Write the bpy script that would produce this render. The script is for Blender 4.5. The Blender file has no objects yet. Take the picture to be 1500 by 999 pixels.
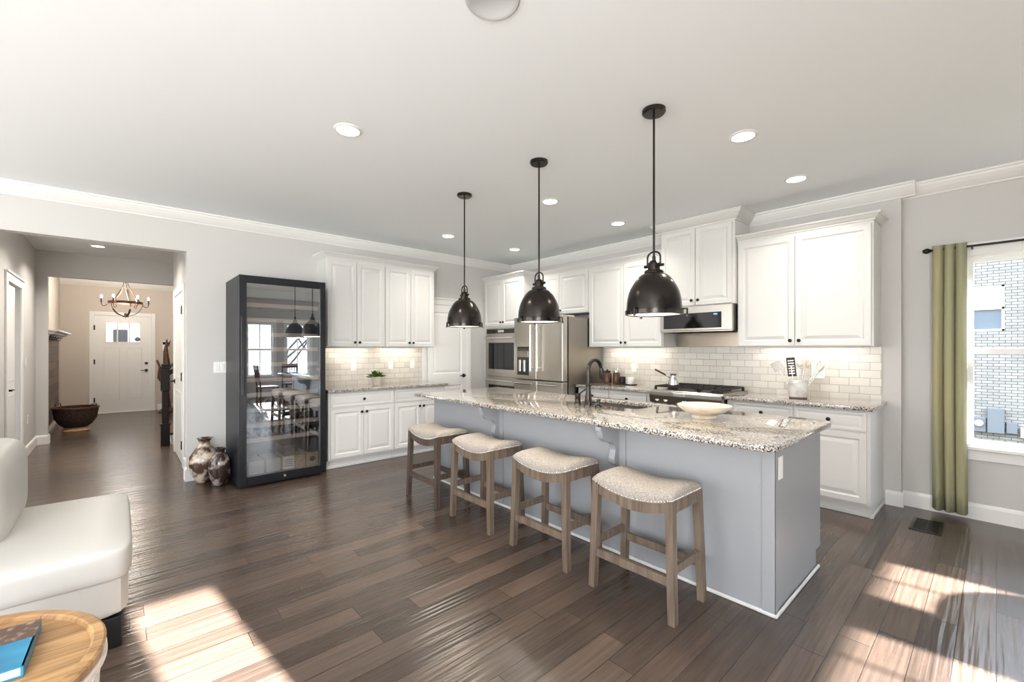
import bpy, bmesh, math, random
from mathutils import Vector, Matrix
PI = math.pi
rnd = random.Random(7)
SC = bpy.context.scene
COL = SC.collection

# ------------------------------------------------------------------ camera
cam_d = bpy.data.cameras.new('camera'); cam = bpy.data.objects.new('camera', cam_d); COL.objects.link(cam)
cam.location = (5.635, -5.067, 1.38); cam.rotation_euler = (PI/2, 0, math.radians(48.0))
cam_d.sensor_width = 36; cam_d.lens = 640/1500*36; cam_d.shift_y = 11/1500
cam_d.clip_start = .05; cam_d.clip_end = 300
SC.camera = cam
SC.view_settings.view_transform = 'Standard'; SC.view_settings.look = 'None'
SC.view_settings.gamma = 1; SC.view_settings.use_curve_mapping = False
SC.view_settings.exposure = 0.05
SC.cycles.max_bounces = 10; SC.cycles.diffuse_bounces = 6; SC.cycles.glossy_bounces = 5
SC.cycles.transparent_max_bounces = 12; SC.cycles.sample_clamp_indirect = 6
SC.cycles.caustics_reflective = False; SC.cycles.caustics_refractive = False

# ------------------------------------------------------------------ world, sun, added fill lights
W = bpy.data.worlds.new('sky'); SC.world = W; W.use_nodes = True
wn, wl = W.node_tree.nodes, W.node_tree.links
bg = wn['Background']; tc = wn.new('ShaderNodeTexCoord'); sp = wn.new('ShaderNodeSeparateXYZ'); rp = wn.new('ShaderNodeValToRGB')
wl.new(tc.outputs['Generated'], sp.inputs[0]); wl.new(sp.outputs[2], rp.inputs[0]); wl.new(rp.outputs[0], bg.inputs[0])
rp.color_ramp.elements[0].position = 0.0; rp.color_ramp.elements[0].color = (.93, .97, 1, 1)
rp.color_ramp.elements[1].position = 0.6; rp.color_ramp.elements[1].color = (.66, .78, .95, 1)
mr = wn.new('ShaderNodeMapRange'); wl.new(sp.outputs[2], mr.inputs[0]); wl.new(mr.outputs[0], bg.inputs[1])   # sky is brighter overhead than at the horizon
for k_, v_ in ((1, .10), (2, .50), (3, 3.0), (4, 9.0)): mr.inputs[k_].default_value = v_

def lamp(name, kind, energy, color=(1, 1, 1), loc=(0, 0, 0), rot=None, aim=None, size=1, size_y=None, parent=None, shape=None, **kw):
    d = bpy.data.lights.new(name, kind); d.energy = energy; d.color = color
    if kind == 'AREA':
        d.shape = shape or ('RECTANGLE' if size_y else 'SQUARE'); d.size = size
        if size_y: d.size_y = size_y
    for k, v in kw.items(): setattr(d, k, v)
    o = bpy.data.objects.new(name, d); COL.objects.link(o); o.location = loc
    if aim is not None: o.rotation_euler = Vector(aim).to_track_quat('-Z', 'Y').to_euler()
    if parent: o.parent = parent
    return o
SUN_DIR = (-1, -.12, -.45)
lamp('sun', 'SUN', 120, (1, .985, .96), aim=SUN_DIR, angle=math.radians(.8))
# added area lights at unseen south and east windows, standing in for daylight
for i, x in enumerate((1.3, 3.5)):
    lamp('south_window_fill', 'AREA', 85, (.97, .985, 1), (x, -9.5, 1.45), aim=(0, .8, .7), size=1.7, size_y=2.3)
lamp('living_window_fill', 'AREA', 330, (.97, .985, 1), (7.32, -7.0, 1.45), aim=(-.9, .7, .6), size=2.3, size_y=2.3)

# ------------------------------------------------------------------ helpers
def lin(c):
    return tuple((v/255/12.92 if v/255 <= .04045 else ((v/255+.055)/1.055)**2.4) for v in c) + (1,)

def mat(name, rgb, rough=.5, metal=0, bump=None, noise=None, emit=None, spec=None, coat=0):
    m = bpy.data.materials.new(name); m.use_nodes = True
    n, l = m.node_tree.nodes, m.node_tree.links; b = n['Principled BSDF']
    b.inputs['Base Color'].default_value = lin(rgb); b.inputs['Roughness'].default_value = rough
    b.inputs['Metallic'].default_value = metal
    if spec is not None: b.inputs['Specular IOR Level'].default_value = spec
    if coat: b.inputs['Coat Weight'].default_value = coat
    t = n.new('ShaderNodeTexCoord')
    if noise:   # (scale vec, rgb2, detail, lo, hi)
        mp = n.new('ShaderNodeMapping'); mp.inputs['Scale'].default_value = noise[0]
        nz = n.new('ShaderNodeTexNoise'); nz.inputs['Scale'].default_value = 1; nz.inputs['Detail'].default_value = noise[2]
        r = n.new('ShaderNodeValToRGB'); r.color_ramp.elements[0].position = noise[3]; r.color_ramp.elements[1].position = noise[4]
        r.color_ramp.elements[0].color = lin(rgb); r.color_ramp.elements[1].color = lin(noise[1])
        l.new(t.outputs['Object'], mp.inputs[0]); l.new(mp.outputs[0], nz.inputs[0]); l.new(nz.outputs[0], r.inputs[0])
        l.new(r.outputs[0], b.inputs['Base Color'])
    if bump:    # (scale vec, strength, distance)
        mp = n.new('ShaderNodeMapping'); mp.inputs['Scale'].default_value = bump[0]
        nz = n.new('ShaderNodeTexNoise'); nz.inputs['Scale'].default_value = 1; nz.inputs['Detail'].default_value = 3
        bp = n.new('ShaderNodeBump'); bp.inputs['Strength'].default_value = bump[1]; bp.inputs['Distance'].default_value = bump[2]
        l.new(t.outputs['Object'], mp.inputs[0]); l.new(mp.outputs[0], nz.inputs[0]); l.new(nz.outputs[0], bp.inputs['Height'])
        l.new(bp.outputs[0], b.inputs['Normal'])
    if emit:
        b.inputs['Emission Color'].default_value = lin(emit[0]); b.inputs['Emission Strength'].default_value = emit[1]
    return m

def glass_mat(name, tint=(1, 1, 1, 1), refl=.08, rough=.0, k=.5):
    m = bpy.data.materials.new(name); m.use_nodes = True
    n, l = m.node_tree.nodes, m.node_tree.links; n.remove(n['Principled BSDF'])
    tr = n.new('ShaderNodeBsdfTransparent'); tr.inputs[0].default_value = tint
    gl = n.new('ShaderNodeBsdfGlossy'); gl.inputs['Roughness'].default_value = rough; gl.inputs[0].default_value = (.95, .98, 1, 1)
    fr = n.new('ShaderNodeLayerWeight'); fr.inputs[0].default_value = .35
    ma = n.new('ShaderNodeMath'); ma.operation = 'MULTIPLY_ADD'; ma.inputs[1].default_value = k; ma.inputs[2].default_value = refl
    mx = n.new('ShaderNodeMixShader')
    l.new(fr.outputs['Fresnel'], ma.inputs[0]); l.new(ma.outputs[0], mx.inputs[0]); l.new(tr.outputs[0], mx.inputs[1]); l.new(gl.outputs[0], mx.inputs[2])
    l.new(mx.outputs[0], n['Material Output'].inputs[0])
    return m

def plank_mat():
    m = bpy.data.materials.new('dark_hardwood'); m.use_nodes = True
    n, l = m.node_tree.nodes, m.node_tree.links; b = n['Principled BSDF']
    t = n.new('ShaderNodeTexCoord'); s = n.new('ShaderNodeSeparateXYZ'); c = n.new('ShaderNodeCombineXYZ')
    l.new(t.outputs['Object'], s.inputs[0]); l.new(s.outputs[1], c.inputs[0]); l.new(s.outputs[0], c.inputs[1])
    br = n.new('ShaderNodeTexBrick'); br.offset = .37; br.offset_frequency = 3; br.squash = .72; br.squash_frequency = 2
    for k, v in (('Scale', 1), ('Mortar Size', .0016), ('Mortar Smooth', .3), ('Brick Width', 1.15), ('Row Height', .128), ('Bias', 0)):
        br.inputs[k].default_value = v
    br.inputs['Color1'].default_value = lin((66, 56, 50)); br.inputs['Color2'].default_value = lin((96, 82, 73)); br.inputs['Mortar'].default_value = lin((30, 24, 21))
    l.new(c.outputs[0], br.inputs['Vector'])
    mp = n.new('ShaderNodeMapping'); mp.inputs['Scale'].default_value = (60, 2.2, 1)
    nz = n.new('ShaderNodeTexNoise'); nz.inputs['Scale'].default_value = 1; nz.inputs['Detail'].default_value = 6; nz.inputs['Roughness'].default_value = .65
    l.new(t.outputs['Object'], mp.inputs[0]); l.new(mp.outputs[0], nz.inputs[0])
    r = n.new('ShaderNodeValToRGB'); r.color_ramp.elements[0].position = .3; r.color_ramp.elements[1].position = .75
    r.color_ramp.elements[0].color = (.62, .6, .58, 1); r.color_ramp.elements[1].color = (1.25, 1.2, 1.15, 1)
    l.new(nz.outputs[0], r.inputs[0])
    mx = n.new('ShaderNodeMixRGB'); mx.blend_type = 'MULTIPLY'; mx.inputs[0].default_value = .85
    l.new(br.outputs[0], mx.inputs[1]); l.new(r.outputs[0], mx.inputs[2]); l.new(mx.outputs[0], b.inputs['Base Color'])
    # hand scraped ripples running along the boards
    m2 = n.new('ShaderNodeMapping'); m2.inputs['Scale'].default_value = (34, 1.3, 1)
    n2 = n.new('ShaderNodeTexNoise'); n2.inputs['Scale'].default_value = 1; n2.inputs['Detail'].default_value = 1.5
    l.new(t.outputs['Object'], m2.inputs[0]); l.new(m2.outputs[0], n2.inputs[0])
    b1 = n.new('ShaderNodeBump'); b1.inputs['Strength'].default_value = .8; b1.inputs['Distance'].default_value = .006
    l.new(n2.outputs[0], b1.inputs['Height'])
    b2 = n.new('ShaderNodeBump'); b2.inputs['Strength'].default_value = .6; b2.inputs['Distance'].default_value = .0025; b2.invert = True
    l.new(br.outputs['Fac'], b2.inputs['Height']); l.new(b1.outputs[0], b2.inputs['Normal']); l.new(b2.outputs[0], b.inputs['Normal'])
    b.inputs['Roughness'].default_value = .24; b.inputs['Specular IOR Level'].default_value = .6
    return m

def granite_mat():
    m = bpy.data.materials.new('speckled_granite'); m.use_nodes = True
    n, l = m.node_tree.nodes, m.node_tree.links; b = n['Principled BSDF']
    t = n.new('ShaderNodeTexCoord')
    v = n.new('ShaderNodeTexVoronoi'); v.inputs['Scale'].default_value = 160
    r = n.new('ShaderNodeValToRGB'); r.color_ramp.interpolation = 'CONSTANT'
    e = r.color_ramp.elements; e[0].position = 0; e[0].color = lin((50, 50, 54)); e[1].position = .19; e[1].color = lin((118, 112, 108))
    for p, col in ((.34, (172, 165, 156)), (.54, (200, 194, 185)), (.78, (228, 224, 217)), (.92, (138, 130, 124))):
        x = e.new(p); x.color = lin(col)
    bw = n.new('ShaderNodeSeparateColor'); l.new(t.outputs['Object'], v.inputs['Vector']); l.new(v.outputs['Color'], bw.inputs[0]); l.new(bw.outputs[0], r.inputs[0])
    nz = n.new('ShaderNodeTexNoise'); nz.inputs['Scale'].default_value = 22; nz.inputs['Detail'].default_value = 5
    r2 = n.new('ShaderNodeValToRGB'); r2.color_ramp.elements[0].position = .35; r2.color_ramp.elements[1].position = .65
    r2.color_ramp.elements[0].color = (.74, .73, .73, 1); r2.color_ramp.elements[1].color = (.90, .885, .86, 1)
    l.new(t.outputs['Object'], nz.inputs[0]); l.new(nz.outputs[0], r2.inputs[0])
    mx = n.new('ShaderNodeMixRGB'); mx.blend_type = 'MULTIPLY'; mx.inputs[0].default_value = 1
    l.new(r.outputs[0], mx.inputs[1]); l.new(r2.outputs[0], mx.inputs[2]); l.new(mx.outputs[0], b.inputs['Base Color'])
    b.inputs['Roughness'].default_value = .05; b.inputs['Coat Weight'].default_value = .5; b.inputs['Coat Roughness'].default_value = .02
    return m

def brick_mat(name, axes, c1, c2, mortar, w, h, ms, rough=.3, bump=.004, offz=0):
    m = bpy.data.materials.new(name); m.use_nodes = True
    n, l = m.node_tree.nodes, m.node_tree.links; b = n['Principled BSDF']
    t = n.new('ShaderNodeTexCoord'); s = n.new('ShaderNodeSeparateXYZ'); c = n.new('ShaderNodeCombineXYZ')
    l.new(t.outputs['Object'], s.inputs[0]); l.new(s.outputs[axes[0]], c.inputs[0])
    ad = n.new('ShaderNodeMath'); ad.operation = 'ADD'; ad.inputs[1].default_value = offz
    l.new(s.outputs[axes[1]], ad.inputs[0]); l.new(ad.outputs[0], c.inputs[1])
    br = n.new('ShaderNodeTexBrick')
    for k, v in (('Scale', 1), ('Mortar Size', ms), ('Mortar Smooth', .2), ('Brick Width', w), ('Row Height', h), ('Bias', 0)):
        br.inputs[k].default_value = v
    br.inputs['Color1'].default_value = lin(c1); br.inputs['Color2'].default_value = lin(c2); br.inputs['Mortar'].default_value = lin(mortar)
    l.new(c.outputs[0], br.inputs['Vector']); l.new(br.outputs[0], b.inputs['Base Color'])
    bp = n.new('ShaderNodeBump'); bp.invert = True; bp.inputs['Strength'].default_value = .6; bp.inputs['Distance'].default_value = bump
    l.new(br.outputs['Fac'], bp.inputs['Height']); l.new(bp.outputs[0], b.inputs['Normal'])
    b.inputs['Roughness'].default_value = rough
    return m

M = dict(
    wall=mat('greige_paint', (204, 202, 199), .75), ceil=mat('ceiling_paint', (238, 242, 244), .8),
    trim=mat('white_trim', (236, 235, 232), .4), cab=mat('white_cabinet_paint', (218, 217, 214), .38),
    gap=mat('cabinet_gap', (70, 68, 66), .7), island=mat('grey_island_paint', (152, 154, 157), .36),
    foyer=mat('beige_paint', (202, 193, 184), .75),
    floor=plank_mat(), granite=granite_mat(),
    tileK=brick_mat('white_subway_tile_a', (0, 2), (222, 216, 206), (204, 198, 188), (166, 160, 152), .152, .0725, .0022, .22, offz=.05),
    tileL=brick_mat('white_subway_tile_b', (1, 2), (222, 216, 206), (206, 200, 190), (166, 160, 152), .152, .0725, .0022, .22, offz=.05),
    bronze=mat('oil_rubbed_bronze', (50, 46, 44), .24, .85, noise=((9, 9, 9), (66, 60, 56), 3, .4, .7)),
    black=mat('black_metal', (20, 19, 20), .35, .3), knob=mat('dark_knob', (34, 30, 28), .3, .5),
    steel=mat('brushed_stainless', (186, 181, 173), .28, 1, bump=((4, 4, 220), .06, .001)),
    steel2=mat('side_stainless', (150, 144, 135), .36, 1), steel3=mat('splash_stainless', (140, 130, 118), .22, 1), chrome=mat('polished_steel', (225, 222, 216), .12, 1),
    bglass=mat('black_glass', (10, 10, 12), .06, 0, spec=.6), iron=mat('cast_iron', (30, 29, 29), .5, .2),
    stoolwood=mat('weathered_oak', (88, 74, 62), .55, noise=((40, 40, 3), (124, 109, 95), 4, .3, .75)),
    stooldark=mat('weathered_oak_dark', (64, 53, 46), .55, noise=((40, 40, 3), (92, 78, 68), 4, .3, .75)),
    linen=mat('linen_upholstery', (134, 127, 120), .95, noise=((160, 160, 160), (176, 168, 159), 2, .35, .65), bump=((500, 500, 500), .3, .001)),
    nail=mat('nail_heads', (210, 205, 198), .25, .9),
    leather=mat('white_leather', (198, 196, 191), .42, bump=((14, 14, 14), .15, .006)),
    fblack=mat('fridge_black', (22, 24, 29), .4, 0, spec=.3), finner=mat('fridge_interior', (84, 92, 106), .6),
    shelfwood=mat('beech_shelf', (226, 200, 172), .5), pane=glass_mat('window_glass', refl=.0, k=.15),
    fpane=glass_mat('fridge_door_glass', (.93, .96, 1, 1), .30),
    bulb=mat('bulb_glow', (255, 240, 215), .5, emit=((255, 228, 190), 26)), lens=mat('downlight_lens', (255, 255, 250), .5, emit=((255, 246, 230), 9)),
    diff=mat('pendant_diffuser', (255, 250, 240), .5, emit=((255, 244, 226), 3.5)),
    fabric=mat('green_curtain', (166, 158, 122), .9, noise=((3, 3, .35), (146, 156, 130), 2, .35, .7), bump=((350, 350, 350), .25, .001)),
    ceram=mat('white_ceramic', (228, 226, 222), .25), marble=mat('marble', (226, 223, 218), .3, noise=((14, 14, 14), (190, 184, 178), 5, .45, .7)),
    bowl=mat('cream_bowl_glaze', (226, 214, 196), .3, noise=((9, 9, 14), (196, 168, 128), 4, .55, .75)),
    vase=mat('raku_glaze', (74, 52, 40), .18, noise=((9, 9, 9), (214, 200, 182), 3, .46, .6)),
    vase2=mat('raku_glaze_dark', (58, 44, 40), .16, noise=((13, 13, 11), (176, 160, 156), 3, .5, .66)),
    leaf=mat('leaf_green', (84, 108, 36), .5, noise=((30, 30, 30), (52, 76, 26), 2, .4, .6)),
    pot=mat('ribbed_pot', (196, 186, 172), .7),
    walnut=mat('dark_walnut', (62, 38, 26), .35, noise=((6, 30, 30), (92, 58, 38), 4, .3, .7)),
    basket=mat('woven_basket', (48, 34, 28), .8, noise=((60, 60, 30), (76, 54, 43), 2, .4, .6), bump=((70, 70, 40), .8, .01)),
    rustic=brick_mat('reclaimed_wood_cladding', (0, 2), (62, 46, 40), (112, 86, 70), (30, 22, 20), .9, .13, .003, .6, offz=.02),
    stainwood=mat('espresso_stain', (26, 20, 18), .5, spec=.2), tray=None, chand=mat('weathered_gold_wood', (104, 84, 58), .5, .2, noise=((20, 20, 20), (66, 52, 38), 3, .4, .6)),
    outlet=mat('outlet_plastic', (242, 241, 238), .35), slot=mat('outlet_slot', (90, 88, 86), .6),
    nbrick=brick_mat('painted_brick', (0, 2), (150, 147, 142), (132, 130, 126), (88, 86, 84), .21, .076, .008, .85, .01),
    lawn=mat('dry_lawn', (84, 82, 70), .95, noise=((3, 3, 3), (66, 68, 54), 4, .4, .65)),
    bark=mat('tree_bark', (78, 68, 60), .9), utility=mat('utility_grey', (104, 110, 116), .6),
    blue=mat('book_blue', (30, 112, 150), .3, noise=((6, 6, 6), (56, 150, 186), 2, .4, .7)), paper=mat('book_pages', (232, 228, 220), .8),
    brownbook=mat('book_brown', (84, 62, 50), .4, noise=((40, 40, 40), (150, 130, 116), 3, .5, .65)),
    bottle=mat('dark_wine_glass', (18, 24, 20), .08), label=mat('cream_label', (232, 226, 210), .7), foil=mat('bottle_foil', (110, 24, 30), .35, .4),
    foilg=mat('gold_foil', (176, 140, 70), .3, .8), crate=mat('pine_crate', (206, 172, 134), .6, noise=((4, 60, 60), (186, 148, 110), 3, .4, .6)),
    cratec=mat('cream_carton', (226, 216, 196), .7), crateb=mat('dark_carton', (44, 44, 54), .6), ink=mat('dark_ink', (70, 50, 40), .7),
    display=mat('blue_display', (80, 140, 220), .4, emit=((90, 150, 230), 1.5)), grey=mat('grey_plate', (205, 203, 198), .35, .6),
    shadewhite=mat('enamel_white', (240, 236, 226), .4), dining=mat('dining_table_top', (58, 38, 30), .12),
)

def tray_mat():
    m = mat('mango_wood', (186, 140, 84), .42)
    n, l = m.node_tree.nodes, m.node_tree.links; b = n['Principled BSDF']
    t = n.new('ShaderNodeTexCoord'); s = n.new('ShaderNodeSeparateXYZ'); c = n.new('ShaderNodeCombineXYZ')
    mp0 = n.new('ShaderNodeMapping'); mp0.inputs['Rotation'].default_value = (0, 0, math.radians(-2))
    l.new(t.outputs['Object'], mp0.inputs[0]); l.new(mp0.outputs[0], s.inputs[0]); l.new(s.outputs[1], c.inputs[0]); l.new(s.outputs[0], c.inputs[1])
    br = n.new('ShaderNodeTexBrick')
    for k, v in (('Scale', 1), ('Mortar Size', .0012), ('Brick Width', 2), ('Row Height', .085)): br.inputs[k].default_value = v
    br.inputs['Color1'].default_value = lin((184, 147, 100)); br.inputs['Color2'].default_value = lin((156, 119, 78)); br.inputs['Mortar'].default_value = lin((120, 80, 44))
    l.new(c.outputs[0], br.inputs['Vector'])
    mp = n.new('ShaderNodeMapping'); mp.inputs['Scale'].default_value = (55, 4, 5)
    nz = n.new('ShaderNodeTexNoise'); nz.inputs['Scale'].default_value = 1; nz.inputs['Detail'].default_value = 6
    r = n.new('ShaderNodeValToRGB'); r.color_ramp.elements[0].position = .3; r.color_ramp.elements[1].position = .6
    r.color_ramp.elements[0].color = (.55, .48, .42, 1); r.color_ramp.elements[1].color = (1.1, 1.08, 1.05, 1)
    l.new(t.outputs['Object'], mp.inputs[0]); l.new(mp.outputs[0], nz.inputs[0]); l.new(nz.outputs[0], r.inputs[0])
    mx = n.new('ShaderNodeMixRGB'); mx.blend_type = 'MULTIPLY'; mx.inputs[0].default_value = .9
    l.new(br.outputs[0], mx.inputs[1]); l.new(r.outputs[0], mx.inputs[2]); l.new(mx.outputs[0], b.inputs['Base Color'])
    return m
M['tray'] = tray_mat()

class MB:
    def __init__(s): s.bm = bmesh.new()
    def box(s, x0, y0, z0, x1, y1, z1, bev=0, seg=1, rot=None):
        g = bmesh.ops.create_cube(s.bm, size=1); vs = g['verts']
        for v in vs:
            v.co = Vector(((x0+x1)/2+v.co.x*(x1-x0), (y0+y1)/2+v.co.y*(y1-y0), (z0+z1)/2+v.co.z*(z1-z0)))
        if rot:  # (matrix, pivot)
            for v in vs: v.co = rot[0] @ (v.co-Vector(rot[1])) + Vector(rot[1])
        if bev:
            es = list({e for v in vs for e in v.link_edges})
            bmesh.ops.bevel(s.bm, geom=es, offset=bev, segments=seg, profile=.5, affect='EDGES')
        return s
    def hexa(s, pts):   # 8 corners: bottom 4 ccw, top 4 ccw
        v = [s.bm.verts.new(p) for p in pts]
        for f in ((3, 2, 1, 0), (4, 5, 6, 7), (0, 1, 5, 4), (1, 2, 6, 5), (2, 3, 7, 6), (3, 0, 4, 7)): s.bm.faces.new([v[i] for i in f])
        return s
    def beam(s, a, b, wx, wy, wx2=None, wy2=None, up=Vector((0, 0, 1))):
        a, b = Vector(a), Vector(b); d = (b-a).normalized()
        if abs(d.z) > .9: ux, uy = Vector((1, 0, 0)), Vector((0, 1, 0))
        else: ux = d.cross(up).normalized(); uy = ux.cross(d).normalized()
        wx2 = wx if wx2 is None else wx2; wy2 = wy if wy2 is None else wy2
        P = [a-ux*wx/2-uy*wy/2, a+ux*wx/2-uy*wy/2, a+ux*wx/2+uy*wy/2, a-ux*wx/2+uy*wy/2,
             b-ux*wx2/2-uy*wy2/2, b+ux*wx2/2-uy*wy2/2, b+ux*wx2/2+uy*wy2/2, b-ux*wx2/2+uy*wy2/2]
        return s.hexa(P)
    def lathe(s, prof, c=(0, 0, 0), axis='Z', seg=24, sx=1, sy=1, cap=True):
        if prof[0] == prof[-1]: cap = False
        rings = []
        for r, z in prof:
            ring = []
            for i in range(seg if r > 1e-6 else 1):
                a = 2*PI*i/seg; p = Vector((r*math.cos(a)*sx, r*math.sin(a)*sy, z))
                if axis == 'Y': p = Vector((p.x, p.z, p.y))
                elif axis == 'X': p = Vector((p.z, p.x, p.y))
                elif isinstance(axis, Vector): p = axis.normalized().to_track_quat('Z', 'Y') @ p
                ring.append(s.bm.verts.new(p+Vector(c)))
            rings.append(ring)
        for a, b in zip(rings, rings[1:]):
            n = max(len(a), len(b))
            if len(a) == 1 and len(b) == 1: continue
            for i in range(n):
                j = (i+1) % n
                q = [a[i % len(a)], a[j % len(a)], b[j % len(b)], b[i % len(b)]]
                u = []
                for v in q:
                    if v not in u: u.append(v)
                if len(u) > 2: s.bm.faces.new(u)
        for e in (rings[0], rings[-1]):
            if len(e) > 2 and cap:
                try: s.bm.faces.new(e)
                except ValueError: pass
        return s
    def tube(s, pts, r, seg=10, r2=None, closed=False):
        pts = [Vector(p) for p in pts]; n = len(pts); rings = []; prev = None
        for i, p in enumerate(pts):
            if closed: d = pts[(i+1) % n]-pts[i-1]
            else: d = pts[min(i+1, n-1)]-pts[max(i-1, 0)]
            d.normalize()
            if prev is None:
                u = d.cross(Vector((0, 0, 1)))
                if u.length < .05: u = d.cross(Vector((0, 1, 0)))
                u.normalize()
            else:
                u = prev - d*prev.dot(d); u.normalize()
            prev = u; w = d.cross(u)
            rr = r if r2 is None else r+(r2-r)*i/(n-1)
            if isinstance(r, (list, tuple)): rr = r[i]
            rings.append([s.bm.verts.new(p+u*rr*math.cos(2*PI*k/seg)+w*rr*math.sin(2*PI*k/seg)) for k in range(seg)])
        m = n if closed else n-1
        for i in range(m):
            a, b = rings[i], rings[(i+1) % n]
            for k in range(seg): s.bm.faces.new((a[k], a[(k+1) % seg], b[(k+1) % seg], b[k]))
        if not closed: s.bm.faces.new(rings[0][::-1]); s.bm.faces.new(rings[-1])
        return s
    def prism(s, poly, ax, d0, d1):
        # poly in the two axes other than ax
        def mk(p, d):
            return {'X': (d, p[0], p[1]), 'Y': (p[0], d, p[1]), 'Z': (p[0], p[1], d)}[ax]
        a = [s.bm.verts.new(mk(p, d0)) for p in poly]; b = [s.bm.verts.new(mk(p, d1)) for p in poly]
        n = len(poly); s.bm.faces.new(a); s.bm.faces.new(b[::-1])
        for i in range(n): s.bm.faces.new((a[i], b[i], b[(i+1) % n], a[(i+1) % n]))
        return s
    def sheet(s, grid, closed=False):
        V = [[s.bm.verts.new(p) for p in row] for row in grid]
        for i in range(len(V)-1):
            for j in range(len(V[0])-(0 if closed else 1)):
                k = (j+1) % len(V[0])
                s.bm.faces.new((V[i][j], V[i][k], V[i+1][k], V[i+1][j]))
        return s
    def panel(s, x0, z0, x1, z1, yf, t=.02, rail=.058, groove=.010, wide=.035):
        # raised panel door: front face at yf (towards -y), back at yf+t
        prof = [(0, t), (0, .002), (.002, 0), (rail-.012, 0), (rail, groove), (rail+.006, groove), (rail+wide, .002), (rail+wide+.001, .002)]
        rings = []
        for d, y in prof:
            rings.append([s.bm.verts.new(p) for p in ((x0+d, yf+y, z0+d), (x1-d, yf+y, z0+d), (x1-d, yf+y, z1-d), (x0+d, yf+y, z1-d))])
        for a, b in zip(rings, rings[1:]):
            for i in range(4): s.bm.faces.new((a[i], a[(i+1) % 4], b[(i+1) % 4], b[i]))
        s.bm.faces.new(rings[-1]); s.bm.faces.new(rings[0][::-1])
        return s
    def build(s, name, m, parent=None, smooth=None, loc=None, rotz=0):
        bmesh.ops.recalc_face_normals(s.bm, faces=s.bm.faces)
        me = bpy.data.meshes.new(name); s.bm.to_mesh(me); s.bm.free()
        me.materials.append(M[m] if isinstance(m, str) else m)
        if smooth is not None:
            for p in me.polygons: p.use_smooth = True
            me.set_sharp_from_angle(angle=math.radians(smooth))
        o = bpy.data.objects.new(name, me); COL.objects.link(o)
        if parent: o.parent = parent
        if loc: o.location = loc
        if rotz: o.rotation_euler = (0, 0, rotz)
        return o

def tag(o, label, cat, group=None, kind=None):
    o['label'] = label; o['category'] = cat
    if group: o['group'] = group
    if kind: o['kind'] = kind
    return o
def thing(name, label, cat, loc=(0, 0, 0), rotz=0, group=None):
    o = bpy.data.objects.new(name, None); COL.objects.link(o); o.empty_display_size = .1
    o.location = loc; o.rotation_euler = (0, 0, rotz)
    return tag(o, label, cat, group)
def struct(o):
    o['kind'] = 'structure'; return o
def kids(o): return [c for c in bpy.data.objects if c.parent == o]
def copy_tree(o, parent=None):
    ch = kids(o); c = o.copy(); COL.objects.link(c)
    if parent: c.parent = parent
    for k in ch: copy_tree(k, c)
    return c
def dup(root, loc, label, rotz=None, group=None):
    c = copy_tree(root); c.location = loc; c['label'] = label
    if rotz is not None: c.rotation_euler = (0, 0, rotz)
    if group: c['group'] = group
    return c
def text(name, s, size, m, parent, loc, rot=(PI/2, 0, 0), depth=.0006):
    cu = bpy.data.curves.new(name, 'FONT'); cu.body = s; cu.size = size; cu.extrude = depth; cu.align_x = 'CENTER'; cu.align_y = 'CENTER'
    t = bpy.data.objects.new('tmp', cu); COL.objects.link(t)
    dg = bpy.context.evaluated_depsgraph_get(); me = bpy.data.meshes.new_from_object(t.evaluated_get(dg))
    bpy.data.objects.remove(t); me.name = name; me.materials.clear(); me.materials.append(M[m])
    o = bpy.data.objects.new(name, me); COL.objects.link(o); o.parent = parent; o.location = loc; o.rotation_euler = rot
    return o

# ================================================================== STRUCTURE
H = 2.80
struct(MB().box(-7.15, -9.4, -.1, 7.2, .25, 0).box(7.2, -3.72, -.1, 9.8, .25, 0).build('floor', 'floor'))
struct(MB().box(-7.15, -9.4, H, 7.2, .25, H+.12).box(7.2, -3.72, H, 9.8, .25, H+.12).build('ceiling', 'ceil'))
def wall(name, boxes, m='wall'):
    b = MB()
    for q in boxes: b.box(*q)
    return struct(b.build(name, m))
wall('wall_north', [(-.12, 0, 0, 5.075, .15, H)])
wall('wall_north_dining', [(5.075, .085, 0, 5.46, .2, H), (5.46, .085, 0, 6.42, .2, .59), (5.46, .085, 2.13, 6.42, .2, H), (6.42, .085, 0, 7.0, .2, H), (7.0, .085, 0, 7.9, .2, .59), (7.0, .085, 2.13, 7.9, .2, H), (7.9, .085, 0, 8.3, .2, H), (8.3, .085, 0, 9.2, .2, .59), (8.3, .085, 2.13, 9.2, .2, H), (9.2, .085, 0, 9.8, .2, H)])
wall('wall_west', [(-.12, -4.54, 0, 0, 0, H), (-.12, -5.95, 2.39, 0, -4.54, H), (-.12, -9.4, 0, 0, -5.95, H)])
wall('wall_hall_left', [(-1.36, -6.07, 0, -.12, -5.95, H), (-7.0, -6.07, 0, -2.24, -5.95, H), (-2.24, -6.07, 2.13, -1.36, -5.95, H)])
wall('wall_hall_right', [(-2.02, -4.5, 0, -1.72, -4.38, H), (-1.72, -4.5, 2.07, -.72, -4.38, H), (-.72, -4.5, 0, -.12, -4.38, H), (-2.02, -4.38, 0, -1.9, -2.9, H)])
wall('wall_foyer_divider', [(-3.69, -5.95, 0, -3.57, -5.83, H), (-3.69, -5.83, 2.435, -3.57, -2.9, H)])
wall('wall_foyer_front', [(-7.15, -6.07, 0, -7.0, -5.45, H), (-7.15, -5.45, 2.08, -7.0, -4.53, H), (-7.15, -4.53, 0, -7.0, -2.9, H)], 'foyer')
wall('wall_foyer_right', [(-7.0, -2.9, 0, -1.9, -2.8, H)], 'foyer')
wall('wall_foyer_left', [(-7.0, -5.95, 0, -3.69, -5.945, H)], 'foyer')
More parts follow.
